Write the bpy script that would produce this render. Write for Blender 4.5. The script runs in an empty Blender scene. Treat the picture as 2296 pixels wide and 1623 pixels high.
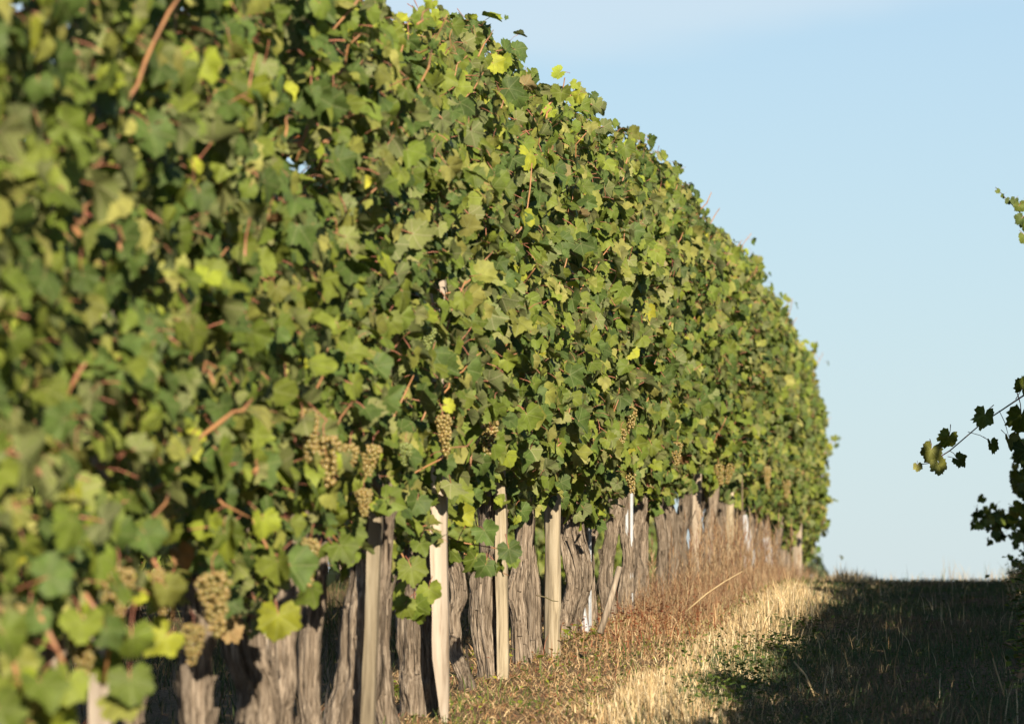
import bpy, math, random
import numpy as np
from mathutils import Vector, Matrix

random.seed(7)
RNG = np.random.default_rng(11)
S = bpy.context.scene
C = bpy.context.collection

# ------------------------------------------------------------------ camera, sky, sun, exposure
CAM_Z = 0.98
FOC = 12755.0                                   # focal length in units of a 2296-wide picture
cam_d = bpy.data.cameras.new('camera')
cam_d.lens = 200.0; cam_d.sensor_width = 36.0; cam_d.sensor_fit = 'HORIZONTAL'
cam_d.clip_start = 0.5; cam_d.clip_end = 9000.0
cam_d.dof.use_dof = True; cam_d.dof.focus_distance = 22.8; cam_d.dof.aperture_fstop = 8.0
cam = bpy.data.objects.new('camera', cam_d); C.objects.link(cam)
FWD = Vector((-1106.0, 12755.0, 588.5)).normalized()
cam.location = (0, 0, CAM_Z)
cam.rotation_euler = FWD.to_track_quat('-Z', 'Y').to_euler()
S.camera = cam
RIGHT = FWD.cross(Vector((0, 0, 1))).normalized(); UP = RIGHT.cross(FWD).normalized()

SUN_EL, SUN_AZ = math.radians(21.0), math.radians(18.0)     # az: to the right of straight behind the camera
SUN = Vector((math.sin(SUN_AZ) * math.cos(SUN_EL), -math.cos(SUN_AZ) * math.cos(SUN_EL), math.sin(SUN_EL)))
W = bpy.data.worlds.new('World'); S.world = W; W.use_nodes = True
nt = W.node_tree; nt.nodes.clear()
sky = nt.nodes.new('ShaderNodeTexSky'); sky.sky_type = 'NISHITA'; sky.sun_disc = False
sky.sun_elevation = SUN_EL; sky.sun_rotation = math.pi - SUN_AZ
sky.altitude = 200; sky.air_density = 1.0; sky.dust_density = 0.0; sky.ozone_density = 4.0
bg = nt.nodes.new('ShaderNodeBackground'); bg.inputs['Strength'].default_value = 0.0625
wo = nt.nodes.new('ShaderNodeOutputWorld')
# thin streaks of high cloud, in view directions of the sky itself
tc = nt.nodes.new('ShaderNodeTexCoord')
mp = nt.nodes.new('ShaderNodeMapping'); mp.inputs['Scale'].default_value = (7.0, 3.0, 26.0)
cn = nt.nodes.new('ShaderNodeTexNoise'); cn.inputs['Scale'].default_value = 1.0; cn.inputs['Detail'].default_value = 5.0; cn.inputs['Roughness'].default_value = 0.5
sx_ = nt.nodes.new('ShaderNodeSeparateXYZ')
def wmath(op, a_, b_):
    n_ = nt.nodes.new('ShaderNodeMath'); n_.operation = op
    for i_, v_ in enumerate((a_, b_)):
        if isinstance(v_, (int, float)): n_.inputs[i_].default_value = v_
        else: nt.links.new(v_, n_.inputs[i_])
    return n_.outputs[0]
# the cloud sheet covers the sky from about six degrees up; its lower edge is ragged and rises to the right
sheet = wmath('SUBTRACT', wmath('ADD', sx_.outputs[2], wmath('MULTIPLY', wmath('SUBTRACT', cn.outputs['Fac'], 0.5), 0.035)), wmath('MULTIPLY', sx_.outputs[0], 0.10))
cr = nt.nodes.new('ShaderNodeMapRange'); cr.interpolation_type = 'SMOOTHSTEP'
cr.inputs['From Min'].default_value = 0.106; cr.inputs['From Max'].default_value = 0.120; cr.inputs['To Min'].default_value = 0.0; cr.inputs['To Max'].default_value = 0.6
cm = nt.nodes.new('ShaderNodeMix'); cm.data_type = 'RGBA'
cm.inputs['B'].default_value = (7.3, 7.8, 8.1, 1)
L = nt.links.new
L(tc.outputs['Generated'], mp.inputs['Vector']); L(mp.outputs['Vector'], cn.inputs['Vector']); L(tc.outputs['Generated'], sx_.inputs[0]); L(sheet, cr.inputs['Value'])
hz = nt.nodes.new('ShaderNodeMix'); hz.data_type = 'RGBA'; hz.inputs['B'].default_value = (4.95, 6.2, 7.15, 1)
zz = wmath('MAXIMUM', sx_.outputs[2], 0.0)
L(wmath('MULTIPLY', wmath('POWER', 2.71828, wmath('MULTIPLY', zz, -4.5)), 0.80), hz.inputs['Factor'])      # ground haze, thinning upwards
L(sky.outputs['Color'], hz.inputs['A'])
fade = wmath('POWER', 2.71828, wmath('MULTIPLY', zz, -5.0))                                                  # the cloud sheet thins out towards the zenith
L(wmath('MULTIPLY', cr.outputs['Result'], fade), cm.inputs['Factor']); L(hz.outputs['Result'], cm.inputs['A']); L(cm.outputs['Result'], bg.inputs['Color']); L(bg.outputs['Background'], wo.inputs['Surface'])

sun_d = bpy.data.lights.new('sun', 'SUN'); sun_d.energy = 5.0; sun_d.angle = math.radians(0.55); sun_d.color = (1.0, 0.87, 0.68)
sun = bpy.data.objects.new('sun', sun_d); C.objects.link(sun)
sun.rotation_euler = (-SUN).to_track_quat('-Z', 'Y').to_euler(); sun.location = (3, -6, 12)
S.view_settings.view_transform = 'Standard'; S.view_settings.look = 'None'
S.view_settings.exposure = 0.82; S.view_settings.gamma = 1.0; S.view_settings.use_curve_mapping = False
S.cycles.max_bounces = 6; S.cycles.diffuse_bounces = 2; S.cycles.glossy_bounces = 2; S.cycles.transmission_bounces = 3
S.cycles.use_denoising = True

# ------------------------------------------------------------------ helpers
def _hash(ix, iy, iz):
    n = (ix.astype(np.int64) * 73856093) ^ (iy.astype(np.int64) * 19349663) ^ (iz.astype(np.int64) * 83492791)
    n = (n ^ (n >> 13)) * 1274126177 & 0x7fffffff
    n = (n ^ (n >> 11)) * 668265263 & 0x7fffffff
    return (n & 0xffffff) / float(0xffffff)
def noise3(x, y, z):                             # value noise, -1..1
    x, y, z = np.broadcast_arrays(np.asarray(x, float), np.asarray(y, float), np.asarray(z, float))
    ix, iy, iz = np.floor(x), np.floor(y), np.floor(z)
    fx, fy, fz = x - ix, y - iy, z - iz
    fx, fy, fz = [f * f * (3 - 2 * f) for f in (fx, fy, fz)]
    r = 0.0
    for a in (0, 1):
        for b in (0, 1):
            for c in (0, 1):
                w = (fx if a else 1 - fx) * (fy if b else 1 - fy) * (fz if c else 1 - fz)
                r = r + w * _hash(ix + a, iy + b, iz + c)
    return r * 2 - 1
def fbm(x, y, z, o=3):
    r, a = 0.0, 1.0
    for k in range(o):
        r = r + a * noise3(x * 2 ** k + 17 * k, y * 2 ** k, z * 2 ** k); a *= 0.5
    return r / 1.75

KD = 0.00145
def gz(y):                                       # the height of the ground along the rows: a rise, a crest at about 40 m, a long fall
    y = np.asarray(y, float)
    d = np.clip(y - 29.5, 0, 50.5)
    z = 0.03528 * np.clip(y, -60, 80) - KD * d * d
    z = z + np.clip(y - 80, 0, 420) * (-0.1111)
    return z
def gzf(y): return float(gz(y))

def ray(px, py):                                 # direction of a point of the 2296 x 1623 picture
    return (FWD * FOC + RIGHT * (px - 1148.0) + UP * (811.5 - py)).normalized()
def on_x(px, py, X):                             # that point on the upright plane x = X
    d = ray(px, py); t = X / d.x
    return Vector((X, d.y * t, CAM_Z + d.z * t))
def on_y(px, py, Y):
    d = ray(px, py); t = Y / d.y
    return Vector((d.x * t, Y, CAM_Z + d.z * t))
def on_ground(px, py):
    d = ray(px, py); t = 8.0
    while t < 80 and CAM_Z + d.z * t > gzf(d.y * t): t += 0.05
    return Vector((d.x * t, d.y * t, CAM_Z + d.z * t))
def row_y(px, X=-1.9):                           # where the row at x = X crosses that column of the picture
    d = ray(px, 1300); return d.y * X / d.x

def put(name, mesh, parent=None, loc=None, label=None, cat=None, group=None, kind=None):
    o = bpy.data.objects.new(name, mesh); C.objects.link(o)
    if parent is not None: o.parent = parent
    if loc is not None: o.location = loc
    if label: o['label'] = label
    if cat: o['category'] = cat
    if group: o['group'] = group
    if kind: o['kind'] = kind
    return o

def np_mesh(name, verts, faces_list, mats, smooth=True, col=None, uv=None, mat_idx=None):
    """verts (n,3); faces_list: list of int arrays (m,k); col per vertex (n,3); uv per vertex (n,2)"""
    me = bpy.data.meshes.new(name)
    verts = np.asarray(verts, np.float32)
    me.vertices.add(len(verts)); me.vertices.foreach_set('co', verts.ravel())
    loops = np.concatenate([np.asarray(f, np.int32).ravel() for f in faces_list])
    sizes = np.concatenate([np.full(len(f), f.shape[1], np.int32) for f in faces_list])
    me.loops.add(len(loops)); me.loops.foreach_set('vertex_index', loops)
    me.polygons.add(len(sizes))
    starts = np.concatenate([[0], np.cumsum(sizes)[:-1]]).astype(np.int32)
    me.polygons.foreach_set('loop_start', starts); me.polygons.foreach_set('loop_total', sizes)
    if mat_idx is not None: me.polygons.foreach_set('material_index', np.asarray(mat_idx, np.int32))
    me.polygons.foreach_set('use_smooth', np.full(len(sizes), smooth))
    if col is not None:
        ca = me.color_attributes.new('tint', 'FLOAT_COLOR', 'POINT')
        ca.data.foreach_set('color', np.concatenate([np.asarray(col, np.float32), np.ones((len(verts), 1), np.float32)], 1).ravel())
    if uv is not None:
        ul = me.uv_layers.new(name='leaf')
        ul.data.foreach_set('uv', np.asarray(uv, np.float32)[loops].ravel())
    for m in mats: me.materials.append(m)
    me.update(calc_edges=True); me.validate()
    return me

# ------------------------------------------------------------------ materials
def mat(name):
    m = bpy.data.materials.new(name); m.use_nodes = True
    t = m.node_tree; t.nodes.clear()
    return m, t, t.nodes.new, t.links.new
def mathn(N, Lk, op, a, b=None, c=None):
    n = N('ShaderNodeMath'); n.operation = op
    for i, v in enumerate((a, b, c)):
        if v is None: continue
        if isinstance(v, (int, float)): n.inputs[i].default_value = v
        else: Lk(v, n.inputs[i])
    return n.outputs[0]
def mixc(N, Lk, f, a, b, mode='MIX'):
    n = N('ShaderNodeMix'); n.data_type = 'RGBA'; n.blend_type = mode
    for k, v in (('Factor', f), ('A', a), ('B', b)):
        if isinstance(v, (int, float)): n.inputs[k].default_value = v
        elif isinstance(v, tuple): n.inputs[k].default_value = (*v, 1)
        else: Lk(v, n.inputs[k])
    return n.outputs['Result']

def leaf_material(name, single):
    m, t, N, Lk = mat(name)
    if single:
        a = N('ShaderNodeObjectInfo'); colr = a.outputs['Color']
    else:
        a = N('ShaderNodeAttribute'); a.attribute_name = 'tint'; colr = a.outputs['Color']
    uv = N('ShaderNodeUVMap'); uv.uv_map = 'leaf'
    sp = N('ShaderNodeSeparateXYZ'); Lk(uv.outputs['UV'], sp.inputs[0])
    x, y = sp.outputs[0], sp.outputs[1]
    # five main veins spreading from the stalk, side veins off them
    ang = mathn(N, Lk, 'ARCTAN2', x, y)
    r = mathn(N, Lk, 'SQRT', mathn(N, Lk, 'ADD', mathn(N, Lk, 'MULTIPLY', x, x), mathn(N, Lk, 'MULTIPLY', y, y)))
    pm = mathn(N, Lk, 'PINGPONG', ang, math.radians(27.5))          # distance in angle from the multiples of 55 degrees
    dist = mathn(N, Lk, 'MULTIPLY', pm, r)
    v1 = N('ShaderNodeMapRange'); v1.interpolation_type = 'SMOOTHSTEP'; Lk(dist, v1.inputs['Value'])
    for k, v in (('From Min', 0.008), ('From Max', 0.030), ('To Min', 1.0), ('To Max', 0.0)): v1.inputs[k].default_value = v
    side = mathn(N, Lk, 'SINE', mathn(N, Lk, 'MULTIPLY', mathn(N, Lk, 'SUBTRACT', r, mathn(N, Lk, 'MULTIPLY', dist, 0.9)), 52.0))
    v2 = N('ShaderNodeMapRange'); v2.interpolation_type = 'SMOOTHSTEP'; Lk(side, v2.inputs['Value'])
    for k, v in (('From Min', 0.78), ('From Max', 1.0), ('To Min', 0.0), ('To Max', 0.45)): v2.inputs[k].default_value = v
    vein = mathn(N, Lk, 'MAXIMUM', v1.outputs[0], v2.outputs[0])
    geo = N('ShaderNodeNewGeometry')
    no = N('ShaderNodeTexNoise'); no.inputs['Scale'].default_value = 38.0; no.inputs['Detail'].default_value = 3.0
    Lk(geo.outputs['Position'], no.inputs['Vector'])
    mo = N('ShaderNodeMapRange'); Lk(no.outputs['Fac'], mo.inputs['Value'])
    for k, v in (('From Min', 0.3), ('From Max', 0.7), ('To Min', 0.78), ('To Max', 1.22)): mo.inputs[k].default_value = v
    vm = N('ShaderNodeVectorMath'); vm.operation = 'SCALE'; Lk(colr, vm.inputs[0]); Lk(mo.outputs[0], vm.inputs['Scale'])
    base = vm.outputs[0]
    # dry brown blotches here and there, more of them at the rim
    n2 = N('ShaderNodeTexNoise'); n2.inputs['Scale'].default_value = 21.0; n2.inputs['Detail'].default_value = 2.0
    Lk(geo.outputs['Position'], n2.inputs['Vector'])
    bl = N('ShaderNodeMapRange'); Lk(mathn(N, Lk, 'ADD', n2.outputs['Fac'], mathn(N, Lk, 'MULTIPLY', r, 0.10)), bl.inputs['Value'])
    for k, v in (('From Min', 0.76), ('From Max', 0.82), ('To Min', 0.0), ('To Max', 0.7)): bl.inputs[k].default_value = v
    base = mixc(N, Lk, bl.outputs[0], base, (0.20, 0.12, 0.05))
    veinc = mixc(N, Lk, 0.5, base, (0.26, 0.28, 0.12))
    top = mixc(N, Lk, mathn(N, Lk, 'MULTIPLY', vein, 0.55), base, veinc)
    und = mixc(N, Lk, 0.5, base, (0.23, 0.25, 0.11))              # the felted pale underside
    und = mixc(N, Lk, mathn(N, Lk, 'MULTIPLY', vein, 0.5), und, (0.36, 0.34, 0.20))
    c = mixc(N, Lk, geo.outputs['Backfacing'], top, und)
    bs = N('ShaderNodeBsdfPrincipled'); Lk(c, bs.inputs['Base Color'])
    rg = mixc(N, Lk, geo.outputs['Backfacing'], (0.55, 0.55, 0.55), (0.9, 0.9, 0.9)); Lk(rg, bs.inputs['Roughness'])
    bs.inputs['Specular IOR Level'].default_value = 0.2
    bm = N('ShaderNodeBump'); bm.inputs['Strength'].default_value = 0.35; bm.inputs['Distance'].default_value = 0.004
    Lk(mathn(N, Lk, 'SUBTRACT', no.outputs['Fac'], vein), bm.inputs['Height']); Lk(bm.outputs[0], bs.inputs['Normal'])
    tr = N('ShaderNodeBsdfTranslucent')
    tcol = mixc(N, Lk, 1.0, base, (1.4, 1.6, 0.5), 'MULTIPLY'); Lk(tcol, tr.inputs['Color'])
    mx = N('ShaderNodeMixShader'); mx.inputs[0].default_value = 0.15
    Lk(bs.outputs[0], mx.inputs[1]); Lk(tr.outputs[0], mx.inputs[2])
    ou = N('ShaderNodeOutputMaterial'); Lk(mx.outputs[0], ou.inputs['Surface'])
    return m

def tint_material(name, rough=0.8, transl=0.15, noise_scale=60.0):
    m, t, N, Lk = mat(name)
    a = N('ShaderNodeAttribute'); a.attribute_name = 'tint'
    geo = N('ShaderNodeNewGeometry')
    no = N('ShaderNodeTexNoise'); no.inputs['Scale'].default_value = noise_scale; Lk(geo.outputs['Position'], no.inputs['Vector'])
    mo = N('ShaderNodeMapRange'); Lk(no.outputs['Fac'], mo.inputs['Value'])
    for k, v in (('From Min', 0.3), ('From Max', 0.7), ('To Min', 0.75), ('To Max', 1.2)): mo.inputs[k].default_value = v
    vm = N('ShaderNodeVectorMath'); vm.operation = 'SCALE'; Lk(a.outputs['Color'], vm.inputs[0]); Lk(mo.outputs[0], vm.inputs['Scale'])
    bs = N('ShaderNodeBsdfPrincipled'); Lk(vm.outputs[0], bs.inputs['Base Color']); bs.inputs['Roughness'].default_value = rough
    bs.inputs['Specular IOR Level'].default_value = 0.25
    tr = N('ShaderNodeBsdfTranslucent'); Lk(vm.outputs[0], tr.inputs['Color'])
    mx = N('ShaderNodeMixShader'); mx.inputs[0].default_value = transl
    Lk(bs.outputs[0], mx.inputs[1]); Lk(tr.outputs[0], mx.inputs[2])
    ou = N('ShaderNodeOutputMaterial'); Lk(mx.outputs[0], ou.inputs['Surface'])
    return m

def wood_material(name, dark, mid, light, scale=(55, 55, 4.0), rough=0.85, bump=0.7, dist=0.006, knots=0.0):
    m, t, N, Lk = mat(name)
    tcx = N('ShaderNodeTexCoord'); oi = N('ShaderNodeObjectInfo')
    mp_ = N('ShaderNodeMapping'); mp_.inputs['Scale'].default_value = scale; Lk(tcx.outputs['Object'], mp_.inputs['Vector'])
    ad = N('ShaderNodeVectorMath'); ad.operation = 'ADD'; Lk(mp_.outputs[0], ad.inputs[0])
    mu = mathn(N, Lk, 'MULTIPLY', oi.outputs['Random'], 97.0); Lk(mu, ad.inputs[1])
    no = N('ShaderNodeTexNoise'); no.inputs['Scale'].default_value = 1.0; no.inputs['Detail'].default_value = 6.0; no.inputs['Roughness'].default_value = 0.62
    no.inputs['Distortion'].default_value = 0.5
    Lk(ad.outputs[0], no.inputs['Vector'])
    n2 = N('ShaderNodeTexNoise'); n2.inputs['Scale'].default_value = 0.14; n2.inputs['Detail'].default_value = 3.0; Lk(ad.outputs[0], n2.inputs['Vector'])
    rp = N('ShaderNodeValToRGB'); Lk(no.outputs['Fac'], rp.inputs['Fac'])
    e = rp.color_ramp.elements; e[0].position = 0.30; e[0].color = (*dark, 1); e[1].position = 0.68; e[1].color = (*light, 1)
    k = e.new(0.46); k.color = (*mid, 1)
    sh = N('ShaderNodeMapRange'); Lk(n2.outputs['Fac'], sh.inputs['Value'])
    for kk, v in (('From Min', 0.3), ('From Max', 0.7), ('To Min', 0.52), ('To Max', 1.22)): sh.inputs[kk].default_value = v
    vm = N('ShaderNodeVectorMath'); vm.operation = 'SCALE'; Lk(rp.outputs['Color'], vm.inputs[0]); Lk(sh.outputs[0], vm.inputs['Scale'])
    bs = N('ShaderNodeBsdfPrincipled'); Lk(vm.outputs[0], bs.inputs['Base Color']); bs.inputs['Roughness'].default_value = rough
    bs.inputs['Specular IOR Level'].default_value = 0.2
    bm = N('ShaderNodeBump'); bm.inputs['Strength'].default_value = bump; bm.inputs['Distance'].default_value = dist
    Lk(no.outputs['Fac'], bm.inputs['Height']); Lk(bm.outputs[0], bs.inputs['Normal'])
    ou = N('ShaderNodeOutputMaterial'); Lk(bs.outputs[0], ou.inputs['Surface'])
    return m

def plain_material(name, c1, c2, rough=0.6, scale=30.0, metal=0.0, sss=0.0, transl=0.0, bump=0.0):
    m, t, N, Lk = mat(name)
    tcx = N('ShaderNodeTexCoord'); no = N('ShaderNodeTexNoise'); no.inputs['Scale'].default_value = scale; no.inputs['Detail'].default_value = 4.0
    Lk(tcx.outputs['Object'], no.inputs['Vector'])
    mr = N('ShaderNodeMapRange'); Lk(no.outputs['Fac'], mr.inputs['Value']); mr.inputs['From Min'].default_value = 0.32; mr.inputs['From Max'].default_value = 0.68
    c = mixc(N, Lk, mr.outputs[0], c1, c2)
    bs = N('ShaderNodeBsdfPrincipled'); Lk(c, bs.inputs['Base Color']); bs.inputs['Roughness'].default_value = rough; bs.inputs['Metallic'].default_value = metal
    if sss: bs.inputs['Subsurface Weight'].default_value = sss; bs.inputs['Subsurface Radius'].default_value = (0.6, 0.4, 0.1); bs.inputs['Subsurface Scale'].default_value = 0.008
    if bump:
        bm = N('ShaderNodeBump'); bm.inputs['Strength'].default_value = bump; bm.inputs['Distance'].default_value = 0.003
        Lk(no.outputs['Fac'], bm.inputs['Height']); Lk(bm.outputs[0], bs.inputs['Normal'])
    out = bs.outputs[0]
    if transl:
        tr = N('ShaderNodeBsdfTranslucent'); Lk(c, tr.inputs['Color']); mx = N('ShaderNodeMixShader'); mx.inputs[0].default_value = transl
        Lk(out, mx.inputs[1]); Lk(tr.outputs[0], mx.inputs[2]); out = mx.outputs[0]
    ou = N('ShaderNodeOutputMaterial'); Lk(out, ou.inputs['Surface'])
    return m

M = {}
M['leaf'] = leaf_material('vine_leaf', True)
M['leaf_mass'] = leaf_material('vine_foliage', False)
M['petiole'] = plain_material('leaf_stalk', (0.42, 0.12, 0.10), (0.36, 0.19, 0.09), 0.55, 12.0)
M['cane'] = plain_material('vine_cane', (0.44, 0.22, 0.085), (0.28, 0.14, 0.075), 0.55, 9.0, bump=0.3)
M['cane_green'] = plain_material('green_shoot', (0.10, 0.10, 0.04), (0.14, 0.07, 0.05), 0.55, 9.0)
M['bark'] = wood_material('vine_bark', (0.020, 0.015, 0.011), (0.190, 0.147, 0.106), (0.42, 0.345, 0.265), (130, 130, 6.5), 0.9, 1.0, 0.012)
M['stake_pale'] = wood_material('pale_sawn_wood', (0.26, 0.20, 0.145), (0.44, 0.365, 0.285), (0.55, 0.475, 0.385), (60, 60, 3.0), 0.75, 0.3, 0.002)
M['stake_ochre'] = wood_material('ochre_split_wood', (0.12, 0.095, 0.065), (0.31, 0.255, 0.17), (0.46, 0.395, 0.285), (45, 45, 3.0), 0.8, 0.5, 0.004)
M['stake_grey'] = wood_material('grey_weathered_wood', (0.10, 0.08, 0.06), (0.29, 0.23, 0.17), (0.46, 0.39, 0.30), (60, 60, 2.5), 0.85, 0.6, 0.004)
M['metal'] = plain_material('galvanised_steel', (0.34, 0.37, 0.40), (0.45, 0.48, 0.51), 0.45, 25.0, 0.3)
M['sleeve'] = plain_material('white_plastic', (0.56, 0.58, 0.61), (0.46, 0.48, 0.50), 0.5, 10.0, transl=0.25)
M['tie'] = plain_material('blue_twine', (0.03, 0.25, 0.62), (0.02, 0.18, 0.5), 0.5, 80.0)
M['grape'] = plain_material('amber_grape', (0.33, 0.225, 0.085), (0.22, 0.20, 0.065), 0.24, 42.0, sss=0.35)
M['grape_green'] = plain_material('green_grape', (0.22, 0.26, 0.08), (0.17, 0.21, 0.06), 0.33, 42.0, sss=0.35)
M['blade'] = tint_material('grass_blade', 0.75, 0.22)
M['weed'] = tint_material('weed_leaf', 0.6, 0.25, 40.0)

def ground_material():
    m, t, N, Lk = mat('vineyard_soil')
    geo = N('ShaderNodeNewGeometry')
    def nz(sc, det, rough=0.55):
        n = N('ShaderNodeTexNoise'); n.inputs['Scale'].default_value = sc; n.inputs['Detail'].default_value = det; n.inputs['Roughness'].default_value = rough
        Lk(geo.outputs['Position'], n.inputs['Vector']); return n.outputs['Fac']
    def rng(v, a, b, lo=0.0, hi=1.0):
        n = N('ShaderNodeMapRange'); Lk(v, n.inputs['Value'])
        for k, x in (('From Min', a), ('From Max', b), ('To Min', lo), ('To Max', hi)): n.inputs[k].default_value = x
        return n.outputs[0]
    fine, mid, big = nz(55, 6, 0.7), nz(9, 5), nz(1.3, 3)
    c = mixc(N, Lk, rng(fine, 0.36, 0.64), (0.11, 0.068, 0.042), (0.38, 0.265, 0.15))
    c = mixc(N, Lk, rng(mid, 0.48, 0.66, 0, 0.7), c, (0.17, 0.105, 0.065))
    c = mixc(N, Lk, rng(big, 0.45, 0.65, 0, 0.45), c, (0.075, 0.095, 0.03))
    bs = N('ShaderNodeBsdfPrincipled'); Lk(c, bs.inputs['Base Color']); bs.inputs['Roughness'].default_value = 0.95; bs.inputs['Specular IOR Level'].default_value = 0.1
    bm = N('ShaderNodeBump'); bm.inputs['Strength'].default_value = 0.9; bm.inputs['Distance'].default_value = 0.03
    Lk(fine, bm.inputs['Height']); Lk(bm.outputs[0], bs.inputs['Normal'])
    ou = N('ShaderNodeOutputMaterial'); Lk(bs.outputs[0], ou.inputs['Surface'])
    return m
M['ground'] = ground_material()

# ------------------------------------------------------------------ ground
def bump_ground(x, y):
    return 0.020 * fbm(x * 2.2, y * 1.6, 0.0, 3) + 0.010 * fbm(x * 9, y * 5, 7.0, 2) + 0.035 * np.exp(-((x + 1.9) / 0.35) ** 2) + 0.02 * np.exp(-((x + 1.2) / 0.25) ** 2) * (0.6 + noise3(x * 0.5, y * 0.9, 3.3))
def gh(x, y):
    x = np.asarray(x, float); y = np.asarray(y, float)
    near = np.clip(1 - (np.abs(y - 38) - 40) / 20, 0, 1)
    return gz(y) + bump_ground(x, y) * near
def ghf(x, y): return float(gh(np.array([x]), np.array([y]))[0])
xs = np.concatenate([[-3500, -1500, -600, -250, -100, -45, -22, -13], np.arange(-9, 4.01, 0.1), [6, 10, 18, 40, 100, 250, 600, 1500, 3500]])
ys = np.concatenate([[-3000, -900, -300, -120, -60, -30, -12, -4, 2], np.arange(6, 70.01, 0.22), [72, 75, 78, 80, 85, 95, 110, 140, 180, 240, 320, 420, 500, 700, 1000, 1800, 3500, 7000]])
gx, gy = np.meshgrid(xs, ys)
gv = np.stack([gx.ravel(), gy.ravel(), gh(gx.ravel(), gy.ravel())], 1)
nx, ny = len(xs), len(ys)
ii = (np.arange(ny - 1)[:, None] * nx + np.arange(nx - 1)[None, :]).ravel()
gf = np.stack([ii, ii + 1, ii + nx + 1, ii + nx], 1)
put('ground', np_mesh('ground', gv, [gf], [M['ground']]), kind='structure')

# ------------------------------------------------------------------ vine leaves
HALF = [(0, .78), (9, .71), (17, .67), (25, .635), (33, .575), (41, .625), (50, .665), (58, .69), (67, .63), (77, .60), (88, .545), (99, .57), (111, .58), (124, .53), (138, .51), (152, .43), (166, .22)]
def leaf_mesh(seed, detail, with_stalk=True):
    """blade spreads from the stalk's end at the origin, tip along +y, upper side +z; unit size about 1.3 across"""
    r = random.Random(seed)
    half = HALF if detail else [HALF[i] for i in (0, 2, 4, 7, 10, 12, 14, 16)]
    pts = []
    for sgn in (1, -1):
        seq = half if sgn == 1 else half[1:]
        side = []
        for i, (a, rad) in enumerate(seq):
            tooth = (0.035 if i % 2 else -0.035) if detail else 0
            rr = rad * (1 + r.uniform(-.07, .07)) + tooth
            an = math.radians(a + r.uniform(-2, 2)) * sgn
            side.append((math.sin(an) * rr, math.cos(an) * rr))
        pts.append(side)
    outline = pts[1][::-1] + pts[0]
    fold = r.uniform(-0.2, 1.3); droop = r.uniform(-0.2, 1.0); cup = r.uniform(-0.7, 0.7); ph = r.uniform(0, 6.28); wav = r.uniform(0.03, 0.10); tw = r.uniform(-.5, .5)
    def lift(x, y):
        rad = math.hypot(x, y); an = math.atan2(x, y)
        return (fold * abs(x) * 0.55 - droop * max(y, 0) ** 2 * 0.7 - cup * rad * rad * 0.5 + wav * math.sin(an * 5 + ph) * rad * 1.3 + tw * x * y * 0.6)
    V, F, MI, UV = [], [], [], []
    def add(x, y):
        V.append((x, y, lift(x, y))); UV.append((x, y)); return len(V) - 1
    o = add(0, 0)
    out = [add(*p) for p in outline]
    if detail:
        inner = [add(p[0] * 0.52, p[1] * 0.52) for p in outline[::2]]
        n = len(outline)
        for k in range(len(inner) - 1):
            a, b, c = out[2 * k], out[2 * k + 1], out[min(2 * k + 2, n - 1)]
            F.append((inner[k], b, a)); F.append((inner[k], inner[k + 1], b)); F.append((inner[k + 1], c, b))
            F.append((o, inner[k + 1], inner[k]))
    else:
        for k in range(len(out) - 1): F.append((o, out[k + 1], out[k]))
    MI = [0] * len(F)
    tri = np.array(F)
    # upper side up
    V0 = np.array(V); nz_ = np.cross(V0[tri[:, 1]] - V0[tri[:, 0]], V0[tri[:, 2]] - V0[tri[:, 0]])[:, 2].sum()
    if nz_ < 0: tri = tri[:, ::-1]
    faces = [tri]
    if with_stalk:
        ln = r.uniform(0.55, 0.95); w = 0.026; sx = r.uniform(-.2, .2); b0 = len(V)
        for t_, ww in ((0, w), (0.55, w * 0.9), (1, w * 1.25)):
            cx, cy, cz = sx * t_ * t_, -ln * t_ * 0.75, -ln * 0.75 * t_ * (0.3 + 0.7 * t_)
            for k in range(3):
                a = k * 2.094
                V.append((cx + math.cos(a) * ww, cy, cz + math.sin(a) * ww)); UV.append((0, 0))
        q = []
        for s in range(2):
            for k in range(3):
                q.append((b0 + s * 3 + k, b0 + s * 3 + (k + 1) % 3, b0 + s * 3 + 3 + (k + 1) % 3, b0 + s * 3 + 3 + k))
        faces.append(np.array(q)); MI += [1] * len(q)
    return np.array(V), faces, np.array(UV), MI

LEAF_D = [leaf_mesh(100 + k, True) for k in range(14)]
LEAF_L = [leaf_mesh(300 + k, False, k % 2 == 0) for k in range(8)]
LEAF_ME = [np_mesh('leaf', v, f, [M['leaf'], M['petiole']], True, None, uv, mi) for v, f, uv, mi in LEAF_D]

GREENS = [((.106, .146, .021), 5), ((.146, .180, .026), 4), ((.068, .108, .024), 6), ((.182, .192, .040), 2.5), ((.240, .235, .062), 1.5)]
LIME = [((.22, .265, .028), 3), ((.28, .30, .03), 1.5), ((.34, .33, .035), .4)]
DRY = [((.24, .13, .06), 2), ((.30, .20, .09), 3), ((.28, .10, .045), .5)]
def pick(tab):
    s = sum(w for _, w in tab); u = random.random() * s
    for c, w in tab:
        u -= w
        if u <= 0: return c
    return tab[-1][0]
def leaf_colour(lime, dry=0.005):
    u = random.random()
    c = pick(DRY) if u < dry else pick(LIME) if u < dry + lime else pick(GREENS)
    k = random.uniform(.70, 1.25)
    return tuple(x * k for x in c)

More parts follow.
